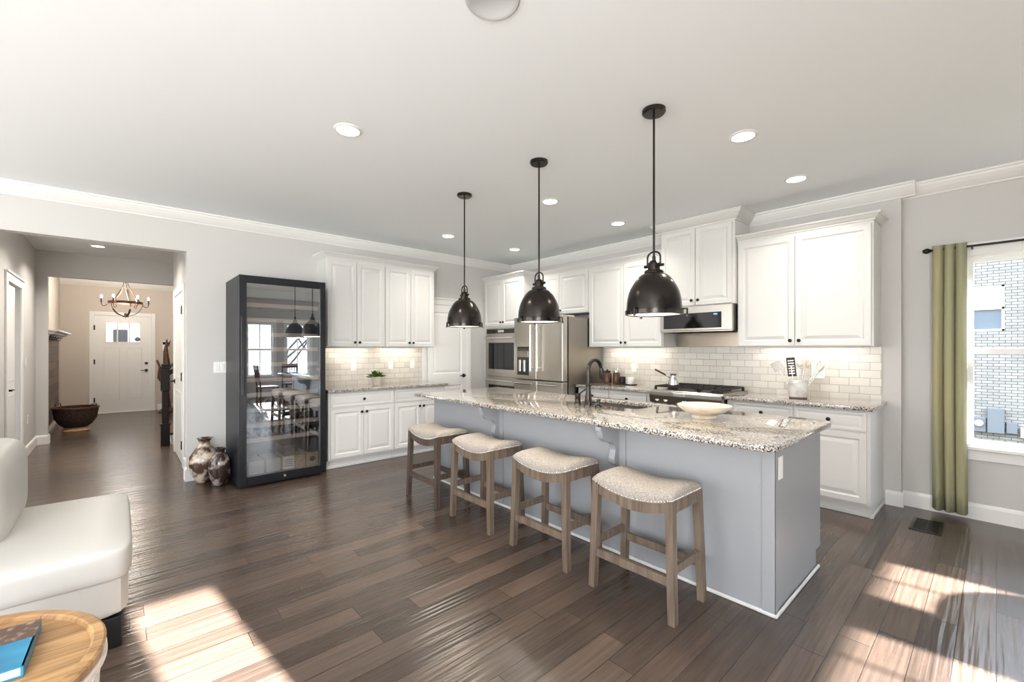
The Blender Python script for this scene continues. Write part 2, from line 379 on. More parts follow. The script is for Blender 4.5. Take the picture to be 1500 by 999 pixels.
e = [(9.65, -9.4, 0, 9.8, -2.43, H)]
wall('wall_east', [(9.65, -3.6, 0, 9.8, -3.37, H), (9.65, -3.37, 0, 9.8, -2.77, .6), (9.65, -3.37, 2.1, 9.8, -2.77, H), (9.65, -2.77, 0, 9.8, -2.43, H), (9.65, -2.43, 0, 9.8, -1.77, .60), (9.65, -2.43, 2.1, 9.8, -1.77, H), (9.65, -1.77, 0, 9.8, -1.43, H),
                   (9.65, -1.43, 0, 9.8, -.79, .60), (9.65, -1.43, 2.1, 9.8, -.79, H), (9.65, -.79, 0, 9.8, .085, H)])
wall('wall_dining_south', [(7.05, -3.72, 0, 9.8, -3.6, H)])
wall('wall_living_east', [(7.05, -4.08, 0, 7.2, -3.72, H), (7.05, -4.52, 2.1, 7.2, -4.08, H), (7.05, -5.8, 0, 7.2, -4.52, H), (7.05, -8.2, 0, 7.2, -5.8, .25), (7.05, -8.2, 2.6, 7.2, -5.8, H), (7.05, -9.4, 0, 7.2, -8.2, H)])
wall('wall_south', [(-.12, -9.4, 0, .4, -9.28, H), (2.2, -9.4, 0, 2.6, -9.28, H), (4.4, -9.4, 0, 7.2, -9.28, H),
                    (.4, -9.4, 0, 4.4, -9.28, .25), (.4, -9.4, 2.6, 4.4, -9.28, H)])
# backsplash tile (part of the wall finish)
struct(MB().box(1.945, -.012, .9, 4.945, 0, 1.42).build('trim_backsplash_north', 'tileK'))
struct(MB().box(0, -3.30, .9, .012, -1.775, 1.42).build('trim_backsplash_west', 'tileL'))

# crown moulding profile: (out from wall, z)
CR = [(0, 2.69), (.012, 2.69), (.018, 2.702), (.03, 2.71), (.055, 2.735), (.078, 2.765), (.082, 2.778), (.095, 2.784), (.095, H-.001), (0, H-.001)]
def crown(name, axis, wallpos, sgn, a, b):
    # axis 'X': runs along x on a wall y = wallpos ; sgn = direction into the room
    poly = [(wallpos+sgn*o, z) for o, z in CR]
    mb = MB()
    if axis == 'X': mb.prism(poly, 'X', a, b)
    else: mb.prism(poly, 'Y', a, b)
    return struct(mb.build(name, 'trim'))
crown('trim_crown_north', 'X', 0, -1, 0, 5.075+.095)
crown('trim_crown_north_dining', 'X', .085, -1, 5.075, 9.65)
crown('trim_crown_west', 'Y', 0, 1, -9.28, 0)
crown('trim_crown_foyer', 'Y', -7.0, 1, -5.95, -2.9)
BB = [(0, 0), (.017, 0), (.017, .105), (.012, .12), (.006, .128), (0, .13)]
def base(name, axis, wallpos, sgn, a, b):
    poly = [(wallpos+sgn*o, z) for o, z in BB]
    return struct(MB().prism(poly, axis, a, b).build(name, 'trim'))
base('baseboard_north', 'X', 0, -1, 4.97, 5.075+.017)
base('baseboard_north_dining', 'X', .085, -1, 5.075, 9.65)
base('baseboard_west', 'Y', 0, 1, -4.54, -4.19)
base('baseboard_west_opening', 'X', -4.54, -1, -.12, 0.017)
base('baseboard_hall_left', 'X', -5.95, 1, -3.57, -2.34)
base('baseboard_divider', 'Y', -3.57, 1, -5.95, -5.83)
base('baseboard_divider_jamb', 'X', -5.83, 1, -3.69, -3.553)
base('baseboard_foyer_left', 'X', -5.945, 1, -7.0, -3.69)
base('baseboard_foyer_front', 'Y', -7.0, 1, -4.42, -2.9)
base('baseboard_hall_right', 'X', -4.5, -1, -.64, -.12)
base('baseboard_wall_end', 'Y', -2.02, -1, -4.5, -2.9)
base('baseboard_dining_east', 'Y', 9.65, -1, -3.6, .085)

# ------------------------------------------------ windows
def window(name, x0, x1, z0, z1, mode, wallpos, muntin=False, depth=.115, blind=False):
    """mode 'N': in wall y=wallpos looking -y ; mode 'E': wall x=wallpos facing -x (x0,x1 are y values); mode 'S': facing +y"""
    root = thing(name, name, 'window')
    del root['label']; del root['category']; root['kind'] = 'structure'
    w = x1-x0
    if mode == 'N': root.location = (x0, wallpos, 0)
    elif mode == 'E': root.location = (wallpos, x1, 0); root.rotation_euler = (0, 0, -PI/2)
    elif mode == 'S': root.location = (x1, wallpos, 0); root.rotation_euler = (0, 0, PI)
    c = .075
    b = MB()   # casing: head, sill, sides
    b.box(-c, -.018, z1, w+c, 0, z1+c+.015, .004).box(-c-.01, -.03, z1+c+.01, w+c+.01, 0, z1+c+.03, .004)
    b.box(-c, -.018, z0-.0, 0, 0, z1, .004).box(w, -.018, z0, w+c, 0, z1, .004)
    b.build('casing', 'trim', root)
    MB().box(-c-.02, -.05, z0-.028, w+c+.02, .03, z0, .005).box(-c, -.016, z0-.11, w+c, 0, z0-.028, .003).build('sill', 'trim', root)
    b = MB(); zm = (z0+z1)/2; f = .045
    for (a0, a1, yy) in ((z0, zm+.02, .055), (zm-.02, z1, .085)):
        b.box(0, yy, a0, f, yy+.03, a1).box(w-f, yy, a0, w, yy+.03, a1).box(f, yy, a0, w-f, yy+.03, a0+f).box(f, yy, a1-f, w-f, yy+.03, a1)
        if muntin: b.box(w/2-.01, yy+.005, a0+f, w/2+.01, yy+.025, a1-f)
    b.box(0, 0, z0, .012, depth, z1).box(w-.012, 0, z0, w, depth, z1).box(.012, 0, z1-.012, w-.012, depth, z1).box(.012, 0, z0, w-.012, depth, z0+.012)
    b.build('window_frame', 'trim', root)
    MB().box(f, .068, z0+f, w-f, .072, zm+.02-f).box(f, .098, zm-.02+f, w-f, .102, z1-f).build('window_pane', 'pane', root)
    return root
window('window_1', 5.46, 6.42, .59, 2.13, 'N', .085)
window('window_2', -1.43, -.79, .60, 2.10, 'E', 9.65, True)
window('window_3', -2.43, -1.77, .60, 2.10, 'E', 9.65, True)
window('added_window_8', 7.0, 7.9, .59, 2.13, 'N', .085)  # unseen north window added for more light on the island end
window('added_window_9', 8.3, 9.2, .59, 2.13, 'N', .085)  # second unseen north window, added for the same light
window('added_window_10', -3.37, -2.77, .60, 2.10, 'E', 9.65, True)  # unseen third east window added to brighten the island end
window('added_window_4', .4, 2.2, .25, 2.6, 'S', -9.28)  # unseen south window added to go with its fill light
window('added_window_5', 2.6, 4.4, .25, 2.6, 'S', -9.28)  # likewise an unseen window added for a south fill light
window('added_window_6', -8.2, -5.8, .25, 2.6, 'E', 7.05)  # unseen window added for the living room fill light
window('window_7', -4.52, -4.08, .02, 2.10, 'E', 7.05)

# ------------------------------------------------ doors
def door_casing(root, w, h, c=.085, cap=False):
    b = MB()
    b.box(-c, -.02, 0, 0, 0, h+c, .005).box(w, -.02, 0, w+c, 0, h+c, .005).box(0, -.02, h, w, 0, h+c, .005)
    if cap: b.box(-c-.015, -.035, h+c, w+c+.015, 0, h+c+.025, .005)
    b.build('casing', 'trim', root)
def lever(root, x, z, yf, side=1):
    b = MB().lathe([(0, 0), (.03, 0), (.03, -.008), (.012, -.012), (.011, -.05), (0, -.05)], (x, yf, z), 'Y', 20)
    b.tube([(x, yf-.045, z), (x-side*.03, yf-.05, z+.004), (x-side*.10, yf-.05, z)], .008, 8)
    b.build('door_handle', 'black', root, 40)
def flat_panels(b, w, h, t, panels):
    b.box(0, 0, .008, w, t, h)
    for (a, c, d, e2) in panels:
        prof = [(0, -.001), (.0, -.006), (.012, -.006), (.022, -.001)]
        b.box(a, -.004, c, a+.012, 0, e2).box(d-.012, -.004, c, d, 0, e2).box(a, -.004, c, d, 0, c+.012).box(a, -.004, e2-.012, d, 0, e2)
        b.box(a+.035, -.006, c+.035, d-.035, 0, e2-.035, .004)
# pantry door in west wall (faces +x): local x -> world +y
r = thing('door_1', 'x', 'x', (0.0, -1.69, 0), PI/2); del r['label']; del r['category']; struct(r)
door_casing(r, .72, 2.04, .08, True)
b = MB(); b.box(.005, -.008, .008, .715, .0, 2.035).box(.005, -.018, .008, .10, -.008, 2.035).box(.62, -.018, .008, .715, -.008, 2.035).box(.10, -.018, .008, .62, -.008, .13).box(.10, -.018, .82, .62, -.008, 1.0).box(.10, -.018, 1.93, .62, -.008, 2.035)
for (c, d) in ((.13, .82), (1.0, 1.93)): b.panel(.10, c, .62, d, -.0175, .009, .012, .0085, .04)
b.build('door_leaf', 'trim', r)
lever(r, .655, .957, -.018, 1)
# hall left door (wall y=-5.95, faces +y)
r = thing('door_2', 'x', 'x', (-1.36, -5.95, 0), PI); del r['label']; del r['category']; struct(r)
door_casing(r, .88, 2.10, .085, True)
b = MB(); b.box(.0, .02, .008, .70, .055, 2.09)
b.panel(.1, .13, .60, .85, .014, .006, .012, .003, .04); b.panel(.1, 1.02, .60, 1.98, .014, .006, .012, .003, .04)
b.build('door_leaf', 'trim', r)
lever(r, .06, .93, .014, -1)
# hall right door (wall y=-4.5, faces -y)
r = thing('door_3', 'x', 'x', (-1.72, -4.5, 0), 0); del r['label']; del r['category']; struct(r)
door_casing(r, 1.0, 2.06, .085, False)
b = MB(); b.box(.005, -.008, .008, .995, .03, 2.055)
b.panel(.13, .13, .87, .85, -.014, .006, .012, .003, .04); b.panel(.13, 1.02, .87, 1.93, -.014, .006, .012, .003, .04)
b.build('door_leaf', 'trim', r)
lever(r, .08, .95, -.014, -1)
for z in (.25, 1.05, 1.83): MB().box(.985, -.03, z-.05, 1.01, -.006, z+.05, .003).build('hinge', 'black', r)
# front door (wall x=-7, faces +x)
r = thing('door_4', 'x', 'x', (-7.0, -5.45, 0), PI/2); del r['label']; del r['category']; struct(r)
door_casing(r, .92, 2.08, .075)
b = MB(); dw = .91
lx0, lx1, lz0, lz1 = .175, .745, 1.515, 1.935
b.box(0, .0, .0, lx0, .045, 2.08).box(lx1, .0, .0, .92, .045, 2.08).box(lx0, 0, .0, lx1, .045, lz0).box(lx0, 0, lz1, lx1, .045, 2.08)
for (a, c) in ((.15, .40), (.52, .77)): b.panel(a, .28, c, 1.40, -.010, .011, .012, .009, .004)
for k in (0, 1, 2, 3):
    x = lx0+(lx1-lx0)*k/3; b.box(x-.012, -.012, lz0-.015, x+.012, .03, lz1+.015)
b.box(lx0-.015, -.014, lz0-.02, lx1+.015, .02, lz0+.008).box(lx0-.015, -.014, lz1-.008, lx1+.015, .02, lz1+.02)
b.build('door_leaf', 'trim', r)
MB().box(lx0, .018, lz0, lx1, .022, lz1).build('window_pane', 'pane', r)
lever(r, .84, .90, -.012, 1)
MB().lathe([(0, 0), (.03, 0), (.03, -.012), (.0, -.02)], (.84, -.002, 1.055), 'Y', 20).build('deadbolt', 'black', r, 40)
for z in (.3, 1.1, 1.82): MB().box(-.005, -.03, z-.05, .018, -.002, z+.05, .003).build('hinge', 'black', r)
MB().box(-.02, -.03, 0, .94, .12, .02, .004).build('threshold', 'trim', r)

# ================================================================== CABINETS
KN = None
def knob(parent, x, z, yf):
    global KN
    if KN is None:
        KN = MB().lathe([(0, 0), (.009, 0), (.007, -.010), (.0155, -.014), (.0165, -.020), (.010, -.026), (0, -.027)], (0, 0, 0), 'Y', 16).build('knob', 'knob', None, 50)
        o = KN
    else:
        o = KN.copy(); COL.objects.link(o)
    o.parent = parent; o.location = (x, yf, z); return o
CABCR = [(0, 0), (.010, 0), (.012, .012), (.022, .018), (.040, .040), (.052, .046), (.056, .060), (.0, .060)]
def cab_crown(root, w, dep, z, left=True, right=True, name='crown_moulding', prof=CABCR, lx=0):
    b = MB(); bm = b.bm; rings = []
    for o, dz in prof:
        x0 = lx-(o if left else 0); x1 = w+(o if right else 0)
        rings.append([bm.verts.new(p) for p in ((x0, 0, z+dz), (x0, -dep-o, z+dz), (x1, -dep-o, z+dz), (x1, 0, z+dz))])
    for a, c in zip(rings, rings[1:]):
        for i in range(3): bm.faces.new((a[i], a[i+1], c[i+1], c[i]))
        bm.faces.new((a[3], a[0], c[0], c[3])) if (a[0].co-c[0].co).length > 1e-6 or True else None
    bm.faces.new(rings[-1]); bm.faces.new(rings[0][::-1])
    return b.build(name, 'cab', root)
def upper(root, w, dep, z0, z1, splits, knobs, crown_z=None, cl=True, cr=True, lx=0):
    """splits: list of (x0,x1); knobs: x positions ; door fronts stand .02 proud of dep"""
    fd = dep-.02
    MB().box(0, -fd, z0, w, 0, z1).build('cabinet_body', 'cab', root)
    for (a, c), kx in zip(splits, knobs):
        d = MB().panel(a, z0+.006, c, z1-.03, -dep, .0195, .058).build('door', 'cab', root)
        knob(d, kx, z0+.055, -dep)
    if crown_z is not None: cab_crown(root, w, fd, crown_z, cl, cr, lx=lx)
def base_cab(root, w, units, toe=True, right_panel=False, left_panel=False, fill=None):
    """units: list of (x0,x1, ndoors)"""
    MB().box(0, -.58, .105, w, -.0, .875).build('cabinet_body', 'cab', root)
    MB().box(0, -.52, .0, w, -.0, .105).box(0, -.532, 0, w, -.52, .03, .004).build('toe_kick', 'cab', root)
    for (a, c, nd) in units:
        d = MB().panel(a+.008, .705, c-.008, .862, -.60, .0195, .03, .004, .02).build('drawer', 'cab', root)
        knob(d, (a+c)/2, .785, -.60)
        ws = (c-a-.016)/nd
        for i in range(nd):
            x0 = a+.008+i*ws+(.002 if i else 0); x1 = a+.008+(i+1)*ws-(.002 if i < nd-1 else 0)
            d = MB().panel(x0, .125, x1, .688, -.60, .0195, .055).build('door', 'cab', root)
            kx = (x1-.028) if (nd == 2 and i == 0) else (x0+.028)
            knob(d, kx, .635, -.60)
    if right_panel:
        MB().box(w, -.582, .105, w+.015, 0, .875).box(w, -.535, 0, w+.015, 0, .105).box(w+.015, -.535, 0, w+.027, 0, .03, .004).build('end_panel', 'cab', root)
    if left_panel:
        MB().box(-.015, -.582, .105, 0, 0, .875).box(-.015, -.53, 0, 0, 0, .105).build('end_panel', 'cab', root)

# north (range) wall, local frame = world
r = thing('oven_cabinet', 'tall white cabinet in the corner built around the stainless double wall oven', 'cabinet', (.004, -.002, 0))
MB().box(0, -.60, .1, .075, 0, 2.47).box(.855, -.60, .1, .925, 0, 2.47).box(.075, -.60, 1.705, .855, 0, 2.47).box(.075, -.60, .1, .855, 0, .29).box(.075, -.04, .29, .855, 0, 1.705).box(.02, -.53, 0, .925, 0, .1).build('cabinet_body', 'cab', r)
for a, c, kx in ((.02, .462, .434), (.467, .912, .495)):
    d = MB().panel(a, 1.735, c, 2.44, -.62, .0195, .055).build('door', 'cab', r); knob(d, kx, 1.79, -.62)
cab_crown(r, .925, .60, 2.47, False, True)
r = thing('fridge_cabinet', 'short white double door wall cabinet above the stainless refrigerator', 'cabinet', (.932, -.002, 0))
upper(r, 1.012, .35, 1.87, 2.47, ((.01, .474), (.480, .995)), (.444, .51), 2.47, False, False, lx=.055)
r = thing('wall_cabinet', 'tall white double door wall cabinet between refrigerator and range hood', 'cabinet', (1.946, -.002, 0), 0, 'white wall cabinets')
upper(r, 1.075, .35, 1.40, 2.47, ((.008, .546), (.552, 1.065)), (.516, .582), 2.47, False, False)
r = thing('hood_cabinet', 'white double door cabinet reaching the ceiling above the stainless microwave hood', 'cabinet', (3.025, -.002, 0), 0, 'white wall cabinets')
MB().box(0, -.38, 1.845, .817, 0, 2.70).build('cabinet_body', 'cab', r)
for a, c, kx in ((.008, .405, .372), (.411, .790, .444)):
    d = MB().panel(a, 1.852, c, 2.685, -.40, .0195, .055).build('door', 'cab', r); knob(d, kx, 1.905, -.40)
cab_crown(r, .817, .38, 2.70, True, True, prof=[(0, 0), (.012, 0), (.016, .014), (.03, .022), (.055, .045), (.078, .070), (.082, .080), (.09, .086), (.09, .098), (0, .098)])
r = thing('wall_cabinet', 'widest white double door wall cabinet, over the utensil crock, right of the range', 'cabinet', (3.848, -.002, 0), 0, 'white wall cabinets')
upper(r, 1.09, .35, 1.40, 2.47, ((.012, .512), (.519, 1.075)), (.48, .552), 2.47, False, True)
r = thing('base_cabinet', 'white base cabinet with two drawers between refrigerator and range', 'cabinet', (1.965, -.002, 0), 0, 'white base cabinets')
base_cab(r, 1.07, ((.0, .485, 1), (.485, 1.0, 1)))
r = thing('base_cabinet', 'white base cabinet with two drawers right of the range, its end facing the window', 'cabinet', (3.845, -.002, 0), 0, 'white base cabinets')
base_cab(r, 1.095, ((.055, .575, 1), (.575, 1.095, 1)), right_panel=True)
# west wall (rot 90): local x -> +y, local -y -> +x
r = thing('base_cabinet', 'white two door base cabinet beside the wine refrigerator, under the potted plant', 'cabinet', (.002, -3.295, 0), PI/2, 'white base cabinets')
base_cab(r, .785, ((0, .785, 2),), left_panel=True)
r = thing('base_cabinet', 'white two door base cabinet beside the pantry door, partly behind the island', 'cabinet', (.002, -2.508, 0), PI/2, 'white base cabinets')
base_cab(r, .755, ((0, .755, 2),))
r = thing('wall_cabinet', 'white double door wall cabinet beside the wine refrigerator', 'cabinet', (.002, -3.243, 0), PI/2, 'white wall cabinets')
upper(r, .735, .34, 1.40, 2.465, ((.008, .362), (.368, .728)), (.335, .395), 2.465, True, False)
r = thing('wall_cabinet', 'white double door wall cabinet next to the pantry door', 'cabinet', (.002, -2.505, 0), PI/2, 'white wall cabinets')
upper(r, .74, .34, 1.40, 2.465, ((.008, .367), (.373, .732)), (.34, .40), 2.465, False, True)

# counters
def slab(name, poly, z0, z1, label, cat='countertop', bev=.006):
    b = MB().prism(poly, 'Z', z0, z1)
    bmesh.ops.recalc_face_normals(b.bm, faces=b.bm.faces)
    es = [e for e in b.bm.edges if e.is_manifold and e.calc_face_angle(0) > .6 and abs(e.verts[0].co.z-e.verts[1].co.z) < 1e-5]
    bmesh.ops.bevel(b.bm, geom=es, offset=bev, segments=3, profile=.5, affect='EDGES')
    return tag(b.build(name, 'granite', None, 40), label, cat)
def rrect(x0, y0, x1, y1, r, corners=(1, 1, 1, 1), n=6):
    P = []
    for k, (cx, cy, a0) in enumerate(((x0+r, y0+r, PI), (x1-r, y0+r, 1.5*PI), (x1-r, y1-r, 0), (x0+r, y1-r, .5*PI))):
        if corners[k]:
            for i in range(n+1):
                a = a0+PI/2*i/n; P.append((cx+r*math.cos(a), cy+r*math.sin(a)))
        else: P.append([(x0, y0), (x1, y0), (x1, y1), (x0, y1)][k])
    return P
slab('countertop', rrect(1.96, -.64, 3.04, -.013, .01, (0, 0, 0, 0)), .878, .912, 'short speckled granite countertop between refrigerator and range')
slab('countertop', rrect(3.838, -.64, 4.985, -.013, .012, (0, 1, 0, 0)), .878, .912, 'speckled granite countertop right of the range, under the utensil crock')
slab('countertop', rrect(.013, -3.325, .64, -1.73, .012, (0, 1, 1, 0)), .878, .912, 'speckled granite countertop on the left wall, under the potted plant')

# ================================================================== ISLAND
IY0, IY1, IX0, IX1 = -2.568, -1.72, 1.62, 4.87
r = thing('kitchen_island', 'long grey panelled kitchen island in the middle of the kitchen', 'kitchen island', (0, 0, 0))
b = MB()
SXA, SXB, SYA, SYB = 3.10, 3.80, -2.15, -1.74   # sink opening region kept clear
b.box(IX0, IY0, 0, IX1-.02, -2.20, .878).box(IX0, -2.20, .0, 3.06, -1.74, .878).box(3.84, -2.20, 0, IX1-.02, -1.74, .878).box(3.06, -2.20, 0, 3.84, -1.74, .62)
b.build('island_body', 'island', r)
MB().box(IX1-.02, IY0-.003, 0, IX1, -1.80, .878).box(IX1-.02, -1.80, .11, IX1, -1.70, .878).box(IX1-.002, IY0-.008, 0, IX1+.006, IY0+.045, .878).box(IX1-.055, IY0-.010, 0, IX1+.006, IY0, .878).build('end_panel', 'island', r)
MB().box(IX0, IY0-.014, 0, IX1+.016, IY0, .022, .006).box(IX1+.003, IY0-.014, 0, IX1+.018, -1.78, .022, .006).build('shoe_moulding', 'cab', r)
for x in (2.70, 3.94):
    MB().box(x-.005, IY0-.010, .022, x+.05, IY0, .878).build('trim_strip', 'island', r)
for a in range(4):   # doors on the working side
    x0 = IX0+.02+a*.81; MB().box(x0, -1.74, .12, x0+.79, -1.72, .86, .003).build('door', 'island', r)
MB().box(3.06, -1.74, .12, 3.84, -1.735, .878).build('sink_front', 'island', r)
# corbels
def arc(cx, cz, rr, a0, a1, n=10): return [(cx+rr*math.cos(math.radians(a0+(a1-a0)*i/n)), cz+rr*math.sin(math.radians(a0+(a1-a0)*i/n))) for i in range(n+1)]
f0 = IY0-.002
prof = [(f0, .876), (f0-.205, .876), (f0-.205, .850)] + [(f0-.205+.008, .850)] + arc(f0-.105, .852, .088, 180, 262) + arc(f0-.112, .700, .066, 85, 5, 8)[0:] + arc(f0-.0, .650, .060, 150, 250, 6)[2:] + [(f0, .585)]
for x in (2.655, 3.895):
    MB().prism(prof, 'X', x, x+.045).build('corbel', 'island', r)
# outlet
ob = MB().box(IX1+.001, -2.525, .695, IX1+.007, -2.455, .815, .002).build('outlet_cover', 'outlet', r)

# island top with sink cut-out: built from a ring
bm = MB()
top_o = rrect(1.57, -2.775, 4.935, -1.65, .09, (0, 1, 1, 0), 8)
def ring_slab(outer, inner, z0, z1):
    b = MB(); bm = b.bm
    def cap(z):
        ov = [bm.verts.new((x, y, z)) for x, y in outer]; iv = [bm.verts.new((x, y, z)) for x, y in inner]
        oe = [bm.edges.new((ov[i], ov[(i+1) % len(ov)])) for i in range(len(ov))]
        ie = [bm.edges.new((iv[i], iv[(i+1) % len(iv)])) for i in range(len(iv))]
        bmesh.ops.triangle_fill(bm, use_beauty=True, use_dissolve=False, edges=oe+ie)
        return ov, iv
    c = .006
    o0, i0 = cap(z0); o1, i1 = cap(z1)
    for A, B in ((o0, o1), (i0, i1)):
        for k in range(len(A)): bm.faces.new((A[k], A[(k+1) % len(A)], B[(k+1) % len(B)], B[k]))
    return b
b = ring_slab(top_o, rrect(3.13, -2.12, 3.79, -1.76, .04), .880, .915)
bmesh.ops.recalc_face_normals(b.bm, faces=b.bm.faces)
es = [e for e in b.bm.edges if e.is_manifold and e.calc_face_angle(0) > .8 and abs(e.verts[0].co.z-e.verts[1].co.z) < 1e-5]
bmesh.ops.bevel(b.bm, geom=es, offset=.009, segments=3, profile=.5, affect='EDGES')
tag(b.build('countertop', 'granite', None, 40), 'long speckled granite island top with rounded corners and a sink cut-out', 'countertop')
# sink
b = MB(); rings = []
for (o, z) in ((.012, .879), (.012, .877), (.0, .875), (-.006, .72), (-.04, .69)):
    rings.append([(x, y, z) for x, y in rrect(3.13-o, -2.12-o, 3.79+o, -1.76+o, .04)])
b.sheet(rings, True)
V = [b.bm.verts.new(p) for p in rings[-1]]; b.bm.faces.new(V)
bmesh.ops.remove_doubles(b.bm, verts=b.bm.verts, dist=1e-5)
r = thing('sink', 'stainless undermount sink set into the granite island top', 'sink')
b.build('basin', 'steel2', r, 40)
MB().lathe([(0, .692), (.04, .692), (.042, .695), (.03, .697), (0, .694)], (3.46, -1.94, 0), 'Z', 20).build('drain', 'chrome', r, 40)
# faucet
r = thing('faucet', 'tall dark bronze gooseneck faucet beside the island sink', 'faucet', (3.40, -2.215, .915))
MB().lathe([(0, 0), (.036, 0), (.036, .012), (.030, .02), (.027, .06), (.020, .12), (.019, .155), (.026, .16), (.026, .168), (.016, .172), (.0, .172)], seg=24).build('faucet_base', 'bronze', r, 40)
pts = [(0, 0, .165), (0, 0, .27)] + [(0, .085-.085*math.cos(math.radians(a)), .285+.085*math.sin(math.radians(a))) for a in range(0, 171, 12)]
MB().tube(pts, .0155, 14).build('spout', 'bronze', r, 60)
MB().lathe([(0, 0), (.016, 0), (.021, .02), (.024, .07), (.022, .10), (0, .102)], (0, .172, .30), Vector((0, .22, -1)), 18).build('spray_head', 'bronze', r, 50)
MB().lathe([(0, 0), (.03, 0), (.03, .01), (.024, .02), (.022, .06), (.026, .066), (.022, .085), (0, .088)], seg=20).build('handle', 'bronze', r, 40, (-.115, .005, 0))
fh = [k for k in kids(r) if k.name.startswith('handle')][0]
MB().tube([(0, 0, .08), (.03, .0, .095), (.075, .01, .13), (.10, .01, .14)], .007, 8).build('lever', 'bronze', fh, 50)
tag(MB().lathe([(0, 0), (.030, 0), (.028, .012), (.012, .02), (.010, .045), (.015, .05), (.015, .06), (0, .064)], seg=20).build('soap_dispenser', 'bronze', None, 40, (3.51, -2.225, .915)), 'small dark bronze soap dispenser top right of the faucet', 'soap dispenser')

# ================================================================== APPLIANCES
r = thing('double_oven', 'stainless double wall oven built into the tall white cabinet', 'oven', (.085, -.05, 0))
MB().box(.0, -.565, .30, .762, 0, 1.70).build('oven_body', 'steel', r)
b = MB().box(0, -.59, 1.60, .762, -.565, 1.698, .003).build('control_panel', 'steel', r)
MB().box(.03, -.594, 1.615, .732, -.589, 1.683, .002).build('panel_glass', 'bglass', b)
MB().box(.31, -.596, 1.632, .45, -.5935, 1.668).build('display', 'grey', b)
def oven_door(z0, z1):
    d = MB().box(0, -.60, z0, .762, -.565, z1, .004).build('oven_door', 'steel', r)
    MB().box(.085, -.604, z0+.11, .70, -.599, z1-.12, .003).build('door_glass', 'bglass', d)
    b = MB().tube([(.05, -.655, z1-.045), (.712, -.655, z1-.045)], .013, 12)
    for x in (.085, .677): b.box(x-.012, -.655, z1-.055, x+.012, -.60, z1-.035, .003)
    b.build('handle', 'chrome', d, 50)
oven_door(.945, 1.59); oven_door(.31, .93)
# refrigerator
r = thing('refrigerator', 'stainless french door refrigerator with water dispenser, beside the wall oven', 'refrigerator', (1.02, -.04, 0))
MB().box(0, -.72, .03, .92, 0, 1.79).box(.02, -.70, 0, .90, -.02, .03).build('refrigerator_body', 'steel2', r)
for x0, x1, nm in ((.002, .445, 0), (.451, .918, 1)):
    d = MB().box(x0, -.833, .955, x1, -.735, 1.815, .008, 2).build('door', 'steel', r)
    hx = .385 if nm == 0 else .505
    b = MB().tube([(hx, -.885, 1.075), (hx, -.885, 1.70)], .015, 12)
    for z in (1.12, 1.655): b.box(hx-.011, -.885, z-.014, hx+.011, -.83, z+.014, .003)
    b.build('handle', 'chrome', d, 50)
    if nm == 0:
        q = MB().box(.07, -.838, 1.01, .315, -.832, 1.405, .003).build('water_dispenser', 'bglass', d)
        MB().box(.085, -.845, 1.26, .30, -.838, 1.345, .003).build('dispenser_panel', 'steel2', q)
        MB().box(.11, -.848, 1.06, .15, -.838, 1.22, .004).box(.2, -.848, 1.06, .24, -.838, 1.22, .004).build('paddle', 'grey', q)
for x0, x1 in ((.002, .458), (.464, .918)):
    d = MB().box(x0, -.833, .60, x1, -.735, .945, .008, 2).build('drawer', 'steel', r)
    b = MB().tube([(x0+.06, -.88, .90), (x1-.06, -.88, .90)], .013, 12)
    for x in (x0+.09, x1-.09): b.box(x-.012, -.88, .89, x+.012, -.83, .91, .003)
    b.build('handle', 'chrome', d, 50)
d = MB().box(.002, -.833, .06, .918, -.735, .59, .008, 2).build('drawer', 'steel', r)
MB().box(.0, -.735, 1.79, .06, -.60, 1.815, .004).box(.86, -.735, 1.79, .92, -.60, 1.815, .004).build('hinge_cover', 'grey', r)
# microwave hood
r = thing('microwave', 'low profile stainless microwave hood over the range', 'microwave', (3.035, -.004, 0))
MB().box(0, -.40, 1.56, .80, 0, 1.842, .004).build('microwave_body', 'steel2', r)
f = MB().box(0, -.425, 1.575, .80, -.40, 1.842, .006).build('door', 'steel', r)
MB().box(.045, -.429, 1.60, .69, -.4245, 1.765, .003).build('door_glass', 'bglass', f)
MB().box(.61, -.4305, 1.735, .65, -.4285, 1.75).build('display', 'display', f)
MB().box(.25, -.428, 1.792, .375, -.4245, 1.82, .002).build('nameplate', 'grey', f)
text('lettering', 'KitchenAid', .019, 'ink', f, (.3125, -.4288, 1.806))
b = MB().box(0, -.425, 1.56, .80, -.1, 1.575, .003).build('vent_strip', 'steel', r)
tag(MB().box(3.035, -.030, 1.40, 3.845, -.013, 1.56, .002).build('splash_panel', 'steel3'), 'stainless splash panel on the wall between tile and microwave', 'wall panel')
# range
r = thing('gas_range', 'stainless slide-in gas range with black cast iron grates', 'range', (3.048, -.02, 0))
MB().box(.0, -.60, .09, .782, 0, .90).box(.02, -.55, 0, .76, -.05, .09).build('range_body', 'steel2', r)
MB().box(-.002, -.62, .895, .786, 0, .925, .005).build('cooktop', 'steel', r)
b = MB().prism([(-.60, .915), (-.665, .905), (-.668, .87), (-.645, .79), (-.60, .79)], 'X', 0, .782).build('control_panel', 'steel', r)
MB().box(0, -.672, .872, .782, -.66, .912, .004).build('front_trim', 'steel', b)
MB().box(.29, -.676, .876, .415, -.671, .906, .002).build('nameplate', 'grey', b)
text('lettering', 'KitchenAid', .021, 'ink', b, (.3525, -.6765, .891))
for x in (.09, .19, .40, .59, .69):
    MB().lathe([(0, 0), (.024, 0), (.021, -.03), (.016, -.034), (0, -.034)], (x, -.655, .83), Vector((0, -1, .22)), 18).build('control_knob', 'chrome', b, 40)
d = MB().box(.005, -.64, .22, .777, -.60, .775, .004).build('oven_door', 'steel', r)
MB().box(.14, -.643, .34, .64, -.639, .62, .003).build('door_glass', 'bglass', d)
